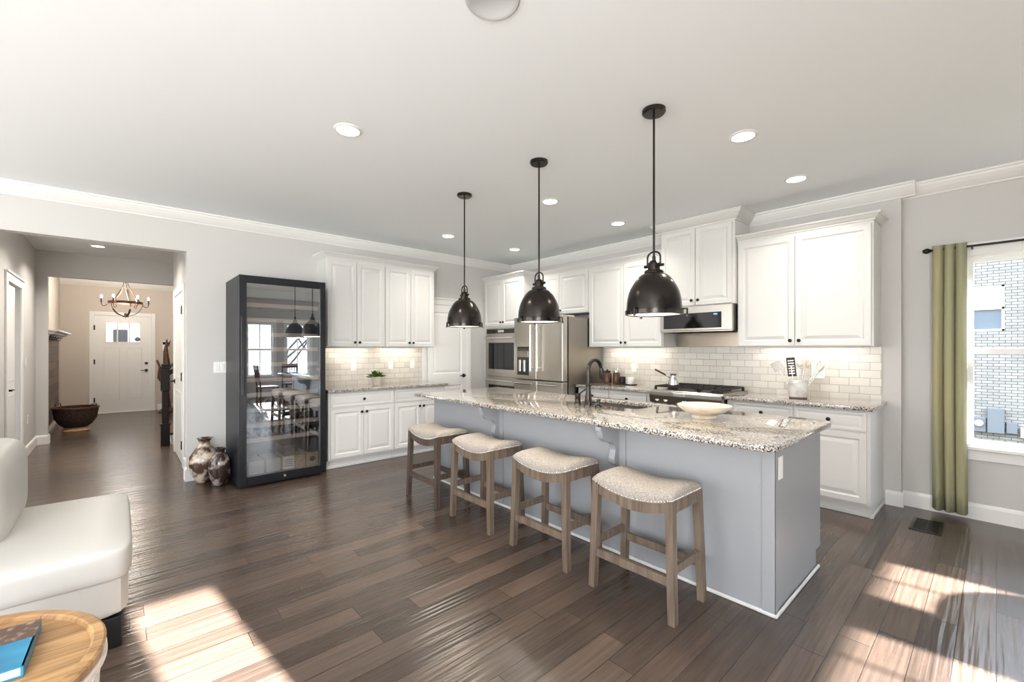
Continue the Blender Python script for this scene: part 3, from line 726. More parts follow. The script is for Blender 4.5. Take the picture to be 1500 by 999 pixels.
MB().tube([(.05, -.69, .725), (.73, -.69, .725)], .013, 12).build('handle', 'chrome', d, 50)
MB().box(.005, -.63, .095, .777, -.60, .21, .004).build('drawer', 'steel', r)
for gx in (.03, .275, .52):
    b = MB(); x0, x1, y0, y1, z = gx, gx+.235, -.58, -.05, .962
    for (p, q) in (((x0, y0), (x1, y0)), ((x1, y0), (x1, y1)), ((x1, y1), (x0, y1)), ((x0, y1), (x0, y0)), ((x0, (y0+y1)/2), (x1, (y0+y1)/2)), (((x0+x1)/2, y0), ((x0+x1)/2, y1)), ((x0, y0+.13), (x1, y0+.13)), ((x0, y1-.13), (x1, y1-.13))):
        b.beam((p[0], p[1], z), (q[0], q[1], z), .014, .016)
    for px, py in ((x0, y0), (x1, y0), (x0, y1), (x1, y1)): b.box(px-.01, py-.01, .925, px+.01, py+.01, .962)
    b.build('grate', 'iron', r)
for (x, y) in ((.15, -.45), (.15, -.18), (.39, -.31), (.635, -.45), (.635, -.18)):
    MB().lathe([(0, .925), (.05, .925), (.05, .935), (.035, .938), (.035, .948), (0, .950)], (x, y, 0), 'Z', 20).build('burner', 'iron', r, 40)

# wine refrigerator on the west wall; local x -> +y, front -y -> +x
r = thing('wine_refrigerator', 'tall black wine refrigerator with glass door standing against the wall', 'wine refrigerator', (.02, -4.20, 0), PI/2)
w, dp, hh = .815, .70, 2.10
bx = MB().box(0, -.62, .04, .03, 0, hh, .003).box(w-.03, -.62, .04, w, 0, hh, .003).box(.03, -.62, hh-.05, w-.03, 0, hh).box(.03, -.62, .04, w-.03, 0, .10).box(.03, -.03, .10, w-.03, 0, hh-.05)
bx.build('cabinet_body', 'fblack', r)
MB().box(.02, -.60, 0, w-.02, -.02, .04).build('plinth', 'fblack', r)
MB().box(.031, -.60, .101, .036, -.031, hh-.051).box(w-.036, -.60, .101, w-.031, -.031, hh-.051).box(.036, -.036, .101, w-.036, -.031, hh-.051).box(.036, -.60, .101, w-.036, -.036, .104).build('liner', 'finner', r)
FZ = .065
d = MB().box(0, -.70, .03, FZ, -.625, hh, .003).box(w-FZ+.01, -.70, .03, w, -.625, hh, .003).box(FZ, -.70, .03, w-FZ+.01, -.625, .115, .003).box(FZ, -.70, hh-.075, w-FZ+.01, -.625, hh, .003).build('door', 'fblack', r)
MB().box(FZ-.005, -.692, .11, w-FZ+.015, -.684, hh-.07).build('door_glass', 'fpane', d)
MB().box(.012, -.735, .93, .038, -.70, 1.70, .004).build('handle', 'black', d)
MB().lathe([(0, 0), (.014, 0), (.014, -.006), (0, -.007)], (w*.5, -.70, .075), 'Y', 20).build('lock', 'chrome', d, 40)
for zz in (1.82, 1.67, 1.52, 1.37, 1.215, 1.06, .91, .755, .60, .45):
    s = MB().box(.04, -.60, zz-.02, w-.04, -.575, zz+.022, .003).build('shelf', 'shelfwood', r)
    b = MB()
    for k in range(7): b.beam((.06+k*(w-.12)/6, -.575, zz-.004), (.06+k*(w-.12)/6, -.06, zz-.004), .012, .012)
    b.build('rails', 'black', s)
r_wf = r
# bottles lying on the lower shelves (neck to the front)
bt = thing('wine_bottle', 'x', 'bottle', (0, 0, 0), 0, 'wine bottles in the wine refrigerator')
MB().lathe([(0, 0), (.036, .002), (.037, .01), (.037, .19), (.03, .215), (.0145, .24), (.0135, .30), (0, .30)], seg=16, axis='X').build('glass_body', 'bottle', bt, 50)
MB().lathe([(.0375, .05), (.0378, .05), (.0378, .14), (.0375, .14)], seg=16, axis='X').build('label_band', 'label', bt, 50)
MB().lathe([(.0145, .255), (.0148, .255), (.0148, .302), (0, .302)], seg=12, axis='X').build('foil', 'foil', bt, 50)
bt.rotation_euler = (0, 0, 0)
first = True
rows = {.785: [(.09, 'leftmost'), (.20, 'second'), (.33, 'third'), (.45, 'fourth'), (.58, 'fifth'), (.71, 'rightmost')],
        .625: [(.10, 'leftmost'), (.23, 'second'), (.36, 'third'), (.48, 'fourth'), (.61, 'fifth'), (.72, 'rightmost')],
        .475: [(.11, 'leftmost'), (.24, 'second'), (.35, 'third'), (.49, 'fourth'), (.60, 'fifth'), (.72, 'rightmost')]}
rn = {.785: 'upper', .625: 'middle', .475: 'lower'}
for zz, L in rows.items():
    for (u, nm) in L:
        loc = (.28, -4.20+u, zz+.016)
        lab = 'dark wine bottle on the %s stocked wine refrigerator shelf, %s%s' % (rn[zz], nm, ' from left' if nm in ('second', 'third', 'fourth', 'fifth') else '')
        if first: bt.location = loc; bt['label'] = lab; first = False
        else: dup(bt, loc, lab)
for (u0, u1, z0, z1, m, lab) in ((.10, .24, .105, .235, 'cratec', 'cream carton at the bottom left inside the wine refrigerator'),
        (.26, .40, .105, .235, 'cratec', 'cream carton second from left on the wine refrigerator floor'),
        (.415, .53, .105, .24, 'cratec', 'cream carton with printed lines in the middle of the wine refrigerator floor'),
        (.54, .64, .105, .235, 'crate', 'plain pale wooden wine box on the wine refrigerator floor'),
        (.65, .775, .105, .245, 'crate', 'pale wooden wine box with round brown emblem at the bottom right of the wine refrigerator'),
        (.66, .775, .247, .40, 'crateb', 'dark carton stacked on the emblem wine box'),
        (.43, .53, .243, .345, 'crateb', 'small dark carton stacked on the printed cream carton')):
    q = thing('wine_box', lab, 'box', (0, 0, 0), 0, 'boxes at the bottom of the wine refrigerator')
    MB().box(.30, -4.20+u0, z0, .61, -4.20+u1, z1, .003).build('box_body', m, q)
    ym, zm = -4.20+(u0+u1)/2, (z0+z1)/2
    if 'emblem' in lab and m == 'crate': MB().lathe([(.0, .6112), (.028, .6112), (.028, .6118), (.022, .6118), (.0, .6118)], (0, ym, zm), 'X', 20).build('emblem', 'ink', q)
    elif 'printed lines' in lab and m == 'cratec':
        b = MB()
        for k in range(4): b.box(.61, -4.20+u0+.015, z0+.03+k*.022, .6115, -4.20+u1-.015, z0+.036+k*.022)
        b.build('print_lines', 'ink', q)

# ================================================================== STOOLS
def make_stool(label, wood):
    r = thing('bar_stool', label, 'bar stool', (0, 0, 0), 0, 'saddle seat bar stools along the island')
    sw, sd = .50, .34
    sad = lambda x: .045*(2*x/sw)**2*(1.0)
    # cushion
    b = MB(); n, m = 26, 20; grid = []
    for i in range(n+1):
        row = []
        for j in range(m+1):
            u = -1+2*i/n; v = -1+2*j/m
            su = math.copysign(1-(1-abs(u))**1.25, u); sv = math.copysign(1-(1-abs(v))**1.25, v)
            x, y = su*sw/2, sv*sd/2
            e = max(0, (1-su**6))**.5 * max(0, (1-sv**4))**.5
            row.append((x*(1-.02*(1-e)), y*(1-.02*(1-e)), .585+sad(x)+.055*e + .0))
        grid.append(row)
    b.sheet(grid)
    low = []
    per = [(i, 0) for i in range(n)]+[(n, j) for j in range(m)]+[(i, m) for i in range(n, 0, -1)]+[(0, j) for j in range(m, 0, -1)]
    top = [grid[i][j] for i, j in per]
    b.sheet([top, [(p[0], p[1], p[2]-.018) for p in top]], True)
    bot = [[(g[0]*.99, g[1]*.99, .567+sad(g[0])) for g in row] for row in grid]
    b.sheet(bot)
    bmesh.ops.remove_doubles(b.bm, verts=b.bm.verts, dist=2e-3)
    c = b.build('seat_cushion', 'linen', r, 60)
    b = MB()
    for (p, q) in zip(top, top[1:]+top[:1]):
        P, Q = Vector(p), Vector(q); L = (Q-P).length; k = max(1, int(L/.013))
        for t in range(k):
            c0 = P.lerp(Q, t/k)+Vector((0, 0, -.012)); nn = Vector((c0.x if abs(abs(c0.x)-sw/2) < .02 else 0, c0.y if abs(abs(c0.y)-sd/2) < .02 else 0, 0))
            if nn.length < .01: continue
            b.lathe([(.0052, 0), (.004, .003), (0, .004)], c0+nn.normalized()*.0005, nn, 6)
    b.build('nailhead_trim', 'nail', c, 60)
    # aprons
    def apron(y0, y1):
        P = [(x*.48/24, .572+sad(x*.48/24)-.002) for x in range(-12, 13)]
        P2 = [(x*.46/24*1.0, .520+sad(x*.46/24)*.9-.012*(1-(x/12)**2)) for x in range(12, -13, -1)]
        return MB().prism(P+P2, 'Y', y0, y1)
    apron(-sd/2+.008, -sd/2+.028).build('apron', wood, r); apron(sd/2-.028, sd/2-.008).build('apron', wood, r)
    for s in (-1, 1): MB().box(s*(sw/2-.02)-.01, -sd/2+.03, .545, s*(sw/2-.02)+.01, sd/2-.03, .612).build('apron', wood, r)
    for sx in (-1, 1):
        for sy in (-1, 1):
            MB().beam((sx*.247, sy*.160, 0), (sx*.225, sy*.147, .612), .038, .038, .042, .042).build('leg', wood, r)
    leg = lambda z, sx, sy: (sx*(.247-.022*z/.612), sy*(.160-.013*z/.612), z)
    for sy in (-1, 1): MB().beam(leg(.205, -1, sy), leg(.205, 1, sy), .022, .045).build('stretcher', wood, r)
    for sx in (-1, 1): MB().beam(leg(.262, sx, -1), leg(.262, sx, 1), .022, .042).build('stretcher', wood, r)
    return r
s0 = make_stool('bar stool nearest the camera, under the open end of the island', 'stoolwood'); s0.location = (4.305, -2.85, 0)
dup(s0, (3.605, -2.845, 0), 'bar stool second nearest the camera, in front of the near corbel')
dup(s0, (2.87, -2.855, 0), 'bar stool third from the camera, between the two island corbels')
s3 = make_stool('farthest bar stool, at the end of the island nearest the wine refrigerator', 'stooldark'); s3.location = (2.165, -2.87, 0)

# ================================================================== LIGHT FITTINGS
def recessed(x, y, label, z=H, power=9, first=[None]):
    r = thing('recessed_light', label, 'ceiling light', (x, y, z), 0, 'recessed ceiling lights')
    MB().lathe([(.088, -.001), (.088, -.004), (.070, -.010), (.066, -.004), (.066, -.001)], seg=32).build('trim_ring', 'trim', r, 40)
    MB().lathe([(0, -.005), (.067, -.005), (.067, -.001), (0, -.001)], seg=32).build('lens', 'lens', r, 40)
    lamp('downlight', 'AREA', power, (1, .93, .84), (0, 0, -.016), aim=(0, 0, -1), size=.12, parent=r, shape='DISK', spread=math.radians(130))
    return r
recessed(2.815, -3.96, 'recessed ceiling light in front of the island, above the wine refrigerator side')
recessed(4.50, -1.97, 'recessed ceiling light right of the nearest pendant')
recessed(4.51, -.86, 'recessed ceiling light above the widest wall cabinet, nearest the window wall')
recessed(2.755, -1.98, 'recessed ceiling light just right of the middle pendant rod')
recessed(2.76, -.865, 'recessed ceiling light in front of the hood cabinet')
recessed(1.005, -1.98, 'recessed ceiling light left of the farthest pendant rod')
recessed(1.02, -.86, 'recessed ceiling light nearest the kitchen corner above the wall oven')
recessed(-2.69, -5.28, 'recessed ceiling light in the hallway seen through the wide opening', power=20)
recessed(-1.25, -5.2, 'added recessed ceiling light brightening the hallway, out of sight above the wide opening', power=20)  # unseen downlight added to lift the hallway brightness
r = thing('ceiling_speaker', 'large round pale grey flush ceiling disc at the top edge above the camera', 'ceiling speaker', (4.262, -3.937, H))
MB().lathe([(0, -.004), (.085, -.004), (.09, -.008), (.105, -.008), (.112, -.002), (0, -.001)], seg=40).build('grille', mat('speaker_grey', (190, 192, 193), .7), r, 40)

def make_pendant(x, y, label, s=1.0):
    r = thing('pendant_light', label, 'pendant light', (x, y, 0), 0, 'bronze dome pendant lights over the island')
    MB().lathe([(0, H-.001), (.068, H-.001), (.068, H-.018), (.060, H-.026), (0, H-.026)], seg=32).build('canopy', 'bronze', r, 40)
    MB().tube([(0, 0, H-.02), (0, 0, 1.915)], .0065, 10).lathe([(0, 1.93), (.009, 1.93), (.011, 1.90), (.008, 1.89), (0, 1.89)], seg=14).build('rod', 'bronze', r, 40)
    b = MB(); b.tube([(-.042, 0, 1.868), (-.042, 0, 1.92)]+[(.042*math.cos(math.radians(a)), 0, 1.92+.036*math.sin(math.radians(a))) for a in range(170, 5, -15)]+[(.042, 0, 1.92), (.042, 0, 1.868)], .0055, 8)
    b.tube([(-.062, 0, 1.872), (.062, 0, 1.872)], .009, 8)
    b.build('yoke', 'bronze', r, 40)
    MB().lathe([(0, 1.905), (.02, 1.902), (.034, 1.885), (.036, 1.845), (.052, 1.843), (.056, 1.835), (.056, 1.822), (.05, 1.818), (0, 1.818)], seg=28).build('socket_cap', 'bronze', r, 35)
    R = .160*s
    PR = ((0, .36), (.03, .46), (.10, .57), (.18, .66), (.28, .745), (.40, .835), (.52, .905), (.64, .945), (.76, .975), (.9, .99), (1, 1))
    outer = [(R*q, 1.825-(1.825-1.608)*t) for t, q in PR] + [(R+.007, 1.606), (R+.007, 1.582), (R-.004, 1.578), (R-.006, 1.584)]
    inner = [(R-.006, 1.584), (R-.008, 1.608)] + [(R*q-.008, 1.819-(1.819-1.608)*t) for t, q in PR[:-1][::-1]]
    MB().lathe(outer, seg=48, cap=False).build('shade', 'bronze', r, 40)
    MB().lathe(inner, seg=48, cap=False).build('shade_lining', 'shadewhite', r, 60)
    MB().lathe([(0, 1.590), (R-.012, 1.590), (R-.012, 1.594), (0, 1.594)], seg=40).build('diffuser', 'diff', r, 40)
    for k in range(3):
        a = math.radians(25+120*k); c, sn = math.cos(a), math.sin(a); q = R+.012
        MB().tube([(c*(R-.004), sn*(R-.004), 1.612), (c*(q+.012), sn*(q+.012), 1.612), (c*(q+.012), sn*(q+.012), 1.575)], .005, 8).lathe([(0, 1.566), (.008, 1.569), (.008, 1.58), (0, 1.583)], (c*(q+.012), sn*(q+.012), 0), 'Z', 10).build('clip', 'bronze', r, 40)
    lamp('pendant_lamp', 'AREA', 5, (1, .88, .72), (0, 0, 1.574), aim=(0, 0, -1), size=.26, parent=r, shape='DISK')
    return r
p0 = make_pendant(4.268, -2.70, 'largest and nearest bronze dome pendant light over the island')
dup(p0, (3.312, -2.70, 0), 'middle one of three bronze dome pendant lights over the island')
dup(p0, (2.352, -2.70, 0), 'farthest bronze dome pendant light, in front of the pantry door')

def undercab(root_loc, rotz, w, label, p=5):
    r = thing('under_cabinet_light', label, 'under cabinet light', root_loc, rotz, 'under cabinet light strips')
    MB().box(0, -.03, -.014, w, .0, 0, .002).build('housing', 'trim', r)
    lamp('strip', 'AREA', p, (1, .92, .80), (w/2, -.015, -.016), aim=(0, .25, -1), size=w*.95, size_y=.02, parent=r)
undercab((2.05, -.12, 1.399), 0, .85, 'light strip under the wall cabinet left of the range', 2.0)
undercab((3.98, -.12, 1.399), 0, .85, 'light strip under the widest wall cabinet', 2.0)
undercab((.12, -3.18, 1.399), PI/2, .60, 'light strip under the wall cabinet beside the wine refrigerator', 1.5)
undercab((.12, -2.45, 1.399), PI/2, .60, 'light strip under the wall cabinet beside the pantry door', 1.5)

# chandelier in the foyer
r = thing('chandelier', 'wood and iron candle chandelier hanging in front of the front door', 'chandelier', (-5.3, -4.97, 0))
MB().lathe([(0, H-.001), (.06, H-.001), (.06, H-.02), (0, H-.03)], seg=20).tube([(0, 0, H-.02), (0, 0, 2.6)], .007, 8).build('stem', 'black', r, 40)
for k in range(5):
    a = 2*PI*k/5+.3; c, s_ = math.cos(a), math.sin(a); b = MB()
    pts = [(.03+.20*(t/10)**1.7, 2.64-.40*(t/10)) for t in range(11)]
    for (p, q) in zip(pts, pts[1:]): b.beam((c*p[0], s_*p[0], p[1]), (c*q[0], s_*q[0], q[1]), .040, .010)
    b.build('strap', 'chand', r)
b = MB()
for k in range(5):
    a = 2*PI*k/5+.3; c, s_ = math.cos(a), math.sin(a)
    pts = [(.245*math.cos(math.radians(t)), 2.24-.255*math.sin(math.radians(t))) for t in range(0, 91, 10)]
    for (p, q) in zip(pts, pts[1:]): b.beam((c*p[0], s_*p[0], p[1]), (c*q[0], s_*q[0], q[1]), .026, .010)
b.lathe([(0, 1.965), (.045, 1.97), (.045, 1.985), (.02, 1.995), (.02, 2.04), (0, 2.05)], seg=18).lathe([(0, 1.945), (.012, 1.95), (0, 1.965)], seg=10).build('bowl_straps', 'walnut', r)
MB().lathe([(.236, 2.215), (.250, 2.215), (.250, 2.258), (.236, 2.258), (.236, 2.215)], seg=40).build('ring', 'walnut', r, 40)
for k in range(6):
    a = 2*PI*k/6+.52; c, s_ = math.cos(a), math.sin(a); b = MB()
    b.tube([(c*.25, s_*.25, 2.20), (c*.28, s_*.28, 2.165), (c*.315, s_*.315, 2.165), (c*.33, s_*.33, 2.20), (c*.33, s_*.33, 2.23)], .006, 6)
    b.lathe([(0, 2.228), (.026, 2.232), (.022, 2.238), (.011, 2.24), (.011, 2.30), (0, 2.30)], (c*.33, s_*.33, 0), 'Z', 12)
    MB().lathe([(0, 2.30), (.013, 2.315), (.016, 2.33), (.008, 2.355), (0, 2.365)], (c*.33, s_*.33, 0), 'Z', 12).build('bulb', 'bulb', r, 60)
    b.build('candle_arm', 'black', r, 40)
lamp('chandelier_lamp', 'POINT', 85, (1, .90, .78), (0, 0, 2.42), parent=r, shadow_soft_size=.2)

# ================================================================== OUTLETS AND SWITCHES
def plate(loc, rotz, label, w=.07, h=.115, kind='outlet'):
    r = thing('wall_outlet' if kind == 'outlet' else 'light_switch', label, 'outlet' if kind == 'outlet' else 'light switch', loc, rotz)
    MB().box(-w/2, -.006, -h/2, w/2, 0, h/2, .002).build('cover_plate', 'outlet', r)
    n = 1 if w < .1 else 2
    for i in range(n):
        cx = (i-(n-1)/2)*.046
        if kind == 'outlet':
            for dz in (-.022, .022): MB().box(cx-.014, -.008, dz-.014, cx+.014, -.006, dz+.014, .001).build('socket', 'outlet', r)
            for dz in (-.022, .022): MB().box(cx-.006, -.0085, dz-.005, cx-.004, -.008, dz+.006).box(cx+.004, -.0085, dz-.005, cx+.006, -.008, dz+.006).build('slots', 'slot', r)
        else: MB().box(cx-.016, -.010, -.033, cx+.016, -.006, .033, .002).build('rocker', 'outlet', r)
plate((.014, -2.79, 1.15), PI/2, 'white light switch on the tile left of the potted plant', kind='switch')
plate((.014, -2.27, 1.15), PI/2, 'white outlet on the tile just right of the potted plant')
plate((.014, -1.935, 1.155), PI/2, 'white outlet on the tile nearest the pantry door')
plate((.001, -4.25, 1.177), PI/2, 'white double light switch on the grey wall left of the wine refrigerator', .115, .12, 'switch')
plate((2.43, -.014, 1.13), 0, 'white outlet on the tile left of the coffee pot')
plate((4.47, -.014, 1.15), 0, 'white outlet plate on the tile behind the utensils', .11, .12)
plate((-2.62, -5.949, 1.20), PI, 'white light switch on the left hallway wall', kind='switch')
plate((-2.80, -5.949, .46), PI, 'small white outlet low on the left hallway wall')
r = thing('keypad', 'small white alarm keypad with dark screen beside the front door', 'keypad', (-6.998, -4.27, 1.44), PI/2)
MB().box(-.06, -.02, -.09, .06, 0, .09, .004).build('housing', 'outlet', r); MB().box(-.055, -.023, .03, .055, -.019, .085).build('screen', 'bglass', r)
tag(MB().box(-4.36, -5.944, 2.28, -4.22, -5.90, 2.42, .006).build('door_chime', 'outlet'), 'white door chime box high on the foyer left wall', 'door chime')

# ================================================================== FLOOR VENT, CURTAIN
r = thing('floor_vent', 'dark brown slotted floor vent in the floor near the green curtain', 'floor vent', (5.27, -.40, 0))
b = MB().box(-.09, -.17, .0, -.07, .17, .006, .001).box(.07, -.17, 0, .09, .17, .006, .001).box(-.07, -.17, 0, .07, -.15, .006).box(-.07, .15, 0, .07, .17, .006).box(-.004, -.15, 0, .004, .15, .005)
for k in range(13): b.box(-.07, -.14+k*.0225, 0, .07, -.131+k*.0225, .005)
b.build('grille', 'bronze', r); MB().box(-.07, -.15, .0, .07, .15, .001).build('opening', 'black', r)

r = thing('curtain_rod', 'thin black curtain rod with round finial above the window', 'curtain rod')
MB().tube([(5.255, .0, 2.200), (6.62, .0, 2.200)], .009, 12).build('rod', 'black', r, 60)
MB().lathe([(0, -.035), (.012, -.03), (.022, -.012), (.022, .0), (.013, .016), (.009, .02), (0, .02)], (5.243, 0, 2.20), 'X', 18).build('finial', 'black', r, 50)
MB().tube([(5.50, 0, 2.19), (5.50, .045, 2.185), (5.50, .084, 2.185)], .006, 8).box(5.485, .078, 2.15, 5.515, .085, 2.22).build('bracket', 'black', r)
b = MB(); N = 60; grid = []
for iz in range(13):
    z = .045+(2.235-.045)*iz/12; k = iz/12
    row = []
    for i in range(N+1):
        u = i/N; spread = 1.0-.10*k
        x = 5.265+.205*u*(1.0-.03*k)+.0*z
        a = 2*PI*(u*3.0+.15)+.25*math.sin(k*4)
        y = -.012+.038*math.sin(a)*(1-.25*k)+.010*math.sin(2.3*a+k*3)*(1-k)
        x += .010*math.cos(a)
        row.append((x, y, z+(.006*math.sin(a) if iz == 12 else 0)))
    grid.append(row)
b.sheet(grid)
o = b.build('curtain', 'fabric', None, 80); sm = o.modifiers.new('thick', 'SOLIDIFY'); sm.thickness = .004; sm.offset = 0
tag(o, 'olive green linen curtain panel hanging left of the window', 'curtain')

# ================================================================== COUNTER ITEMS
# bowl on island
r = thing('decorative_bowl', 'wide shallow cream pottery bowl with footed base on the island', 'bowl', (4.315, -2.14, .916))
MB().lathe([(0, .012), (.060, .012), (.064, .0), (.078, .0), (.078, .018), (.085, .022), (.13, .042), (.165, .072), (.172, .085), (.166, .086), (.12, .055), (.07, .034), (0, .030)], seg=48).build('bowl_body', 'bowl', r, 50)
# crock
r = thing('utensil_crock', 'white marble utensil crock on the counter under the widest wall cabinet', 'crock', (4.385, -.33, .913))
MB().lathe([(0, .016), (.078, .016), (.082, .022), (.082, .175), (.079, .178), (.072, .176), (.072, .03), (0, .03)], seg=32).build('crock_body', 'marble', r, 40)
MB().box(-.06, -.06, 0, .06, .06, .017, .003).build('stand', 'walnut', r)
MB().box(-.02, -.0845, .145, .02, -.0815, .160, .001).build('label_plate', 'grey', r)
def utensil(label, dx, dy, lean, kind, nm):
    u = thing(nm, label, 'utensil', (4.385+dx, -.33+dy, .95), 0, 'kitchen utensils in the marble crock')
    L = .26; d = Vector((lean[0], lean[1], 1)).normalized(); e = d*L
    yv = Vector((.25, -1, 0)); yv = (yv-d*yv.dot(d)).normalized(); xv = yv.cross(d)
    rotm = Matrix((xv, yv, d)).transposed()
    b = MB().tube([(0, 0, 0), e], .005, 8)
    b.build('shaft', 'ceram' if kind in ('spoon', 'turner') else 'chrome', u, 50)
    if kind == 'grater':
        MB().box(-.033, -.004, L-.09, .033, .004, L+.085, .002, rot=(rotm, (0, 0, 0))).build('blade', 'iron', u)
        b = MB()
        for i in range(6): b.box(-.024, .0042, L-.07+i*.024, .024, .0056, L-.058+i*.024, rot=(rotm, (0, 0, 0)))
        b.build('teeth', 'chrome', u)
    elif kind == 'spoon':
        MB().lathe([(0, 0), (.024, .012), (.036, .038), (.028, .07), (0, .082)], e-d*.01, d, 14, 1, .45).build('spoon_head', 'ceram', u, 60)
    elif kind == 'turner':
        b = MB().box(-.040, -.002, L-.01, .040, .002, L+.075, .002, rot=(rotm, (0, 0, 0))); b.build('turner_head', 'chrome', u)
    elif kind == 'fork':
        b = MB()
        for i in (-1, 0, 1): b.tube([tuple(e), tuple(e+rotm @ Vector((i*.016, 0, .012))), tuple(e+rotm @ Vector((i*.016, 0, .075)))], .003, 6)
        b.build('tines', 'shelfwood', u, 50)
    elif kind == 'whisk':
        b = MB()
        for i in range(5):
            a = PI*i/5
            b.tube([tuple(e+rotm @ Vector((.022*math.sin(math.radians(t))*math.cos(a), .022*math.sin(math.radians(t))*math.sin(a), .045-.045*math.cos(math.radians(t))))) for t in range(0, 361, 24)], .0012, 5)
        b.build('wires', 'chrome', u, 50)
utensil('dark rectangular grater standing tallest in the marble crock', -.03, 0, (-.10, 0), 'grater', 'grater')
utensil('slotted metal turner leaning far left out of the crock', -.03, -.02, (-.50, -.1), 'turner', 'turner')
utensil('white spoon in the middle of the marble crock', .0, -.01, (.03, .05), 'spoon', 'spoon')
utensil('white spoon just right of centre in the marble crock', .015, .02, (.18, .12), 'spoon', 'spoon')
utensil('wooden pasta fork upright in the marble crock', .02, -.02, (.14, 0), 'fork', 'pasta_fork')
utensil('white spoon leaning farthest right out of the crock', .03, .0, (.60, .05), 'spoon', 'spoon')
utensil('wire whisk leaning right in the marble crock', .03, .02, (.42, .1), 'whisk', 'whisk')
# coffee pot on range
r = thing('coffee_pot', 'small steel coffee pot with long brown handle on the range', 'coffee pot', (3.235, -.50, .972))
MB().lathe([(0, 0), (.058, 0), (.060, .01), (.036, .095), (.034, .115), (.040, .13), (.037, .13), (.030, .115), (.052, .014), (0, .01)], seg=24).build('pot_body', 'chrome', r, 40)
MB().tube([(-.035, -.0, .08), (-.075, -.04, .115)], .006, 8).build('handle_stem', 'chrome', r, 40)
MB().tube([(-.075, -.04, .115), (-.155, -.12, .175)], .010, 10).build('handle', 'walnut', r, 40)
# canisters and jars left of the range
r = thing('glass_jar', 'dark glass jar with metal clamp lid beside the refrigerator', 'jar', (2.11, -.16, .913))
MB().lathe([(0, 0), (.055, 0), (.058, .01), (.058, .12), (.04, .145), (0, .147)], seg=24).build('jar_body', 'walnut', r, 40)
MB().lathe([(0, .147), (.042, .147), (.045, .155), (.04, .168), (.012, .172), (.012, .185), (0, .188)], seg=20).build('lid', 'bronze', r, 40)
r = thing('glass_jar', 'second dark jar with ring lid, right of the jar by the refrigerator', 'jar', (2.235, -.13, .913))
MB().lathe([(0, 0), (.045, 0), (.048, .01), (.048, .13), (.035, .15), (0, .152)], seg=24).build('jar_body', 'walnut', r, 40)
MB().lathe([(0, .152), (.036, .152), (.036, .168), (0, .17)], seg=20).tube([(.02*math.cos(a*PI/8), 0, .185+.02*math.sin(a*PI/8)) for a in range(16)], .003, 6, closed=True).build('lid', 'chrome', r, 40)
tag(MB().box(2.30, -.24, .913, 2.55, -.13, .922, .002).build('serving_tray', 'black'), 'small black tray holding the dark and the white canister', 'tray')
tag(MB().lathe([(0, 0), (.038, 0), (.040, .006), (.040, .088), (.036, .092), (0, .092)], seg=24).build('canister', 'iron', None, 40, (2.365, -.185, .923)), 'dark cylindrical canister on the small black tray', 'canister')
tag(MB().lathe([(0, 0), (.042, 0), (.044, .006), (.044, .085), (.038, .09), (0, .09)], seg=24).build('canister', 'ceram', None, 40, (2.485, -.185, .923)), 'white ceramic canister on the small black tray', 'canister')
# plant
r = thing('potted_plant', 'small green potted plant in ribbed grey pot on the left counter', 'plant', (.29, -2.60, .913))
b = MB(); prof = [(0, 0), (.048, 0), (.056, .03), (.066, .075), (.070, .105), (.063, .107), (.058, .09), (0, .085)]; seg = 48; rings = []
for (rr, z) in prof: rings.append([((rr*(1+(.03 if i % 2 else -.03)))*math.cos(2*PI*i/seg), (rr*(1+(.03 if i % 2 else -.03)))*math.sin(2*PI*i/seg), z) for i in range(seg)] if rr > 0 else [(0.0001*math.cos(2*PI*i/seg), .0001*math.sin(2*PI*i/seg), z) for i in range(seg)])
b.sheet(rings, True).build('pot', 'pot', r, 30)
b = MB()
for k in range(120):
    a = rnd.random()*2*PI; el = rnd.uniform(.2, 1.25); L = rnd.uniform(.07, .125)
    base_ = Vector((rnd.uniform(-.035, .035), rnd.uniform(-.035, .035), .09))
    d = Vector((math.cos(a)*math.cos(el), math.sin(a)*math.cos(el), math.sin(el)))
    side = d.cross(Vector((0, 0, 1))).normalized()*rnd.uniform(.007, .012); tip = base_+d*L+Vector((0, 0, -.012)); mid = base_+d*L*.6+Vector((0, 0, .006))
    v = [b.bm.verts.new(p) for p in (base_, mid-side, tip, mid+side)]
    b.bm.faces.new((v[0], v[1], v[2])); b.bm.faces.new((v[0], v[2], v[3]))
b.build('foliage', 'leaf', r)

# ================================================================== VASES, BASKET, STATUE, FOYER
tag(MB().lathe([(0, 0), (.055, 0), (.075, .02), (.118, .10), (.138, .19), (.130, .27), (.085, .345), (.050, .38), (.046, .415), (.062, .445), (.070, .455), (.060, .455), (.040, .43), (.03, .38)], seg=40).build('ceramic_vase', 'vase', None, 60, (.145, -4.405, 0)), 'larger round glazed vase in brown and cream on the floor by the wall', 'vase')
tag(MB().lathe([(0, 0), (.045, 0), (.060, .015), (.088, .09), (.098, .18), (.095, .25), (.065, .305), (.040, .325), (.038, .345), (.052, .37), (.058, .375), (.05, .375), (.03, .35), (.025, .32)], seg=40).build('ceramic_vase', 'vase2', None, 60, (.372, -4.305, 0)), 'smaller dark glazed vase standing between the big vase and wine refrigerator', 'vase')

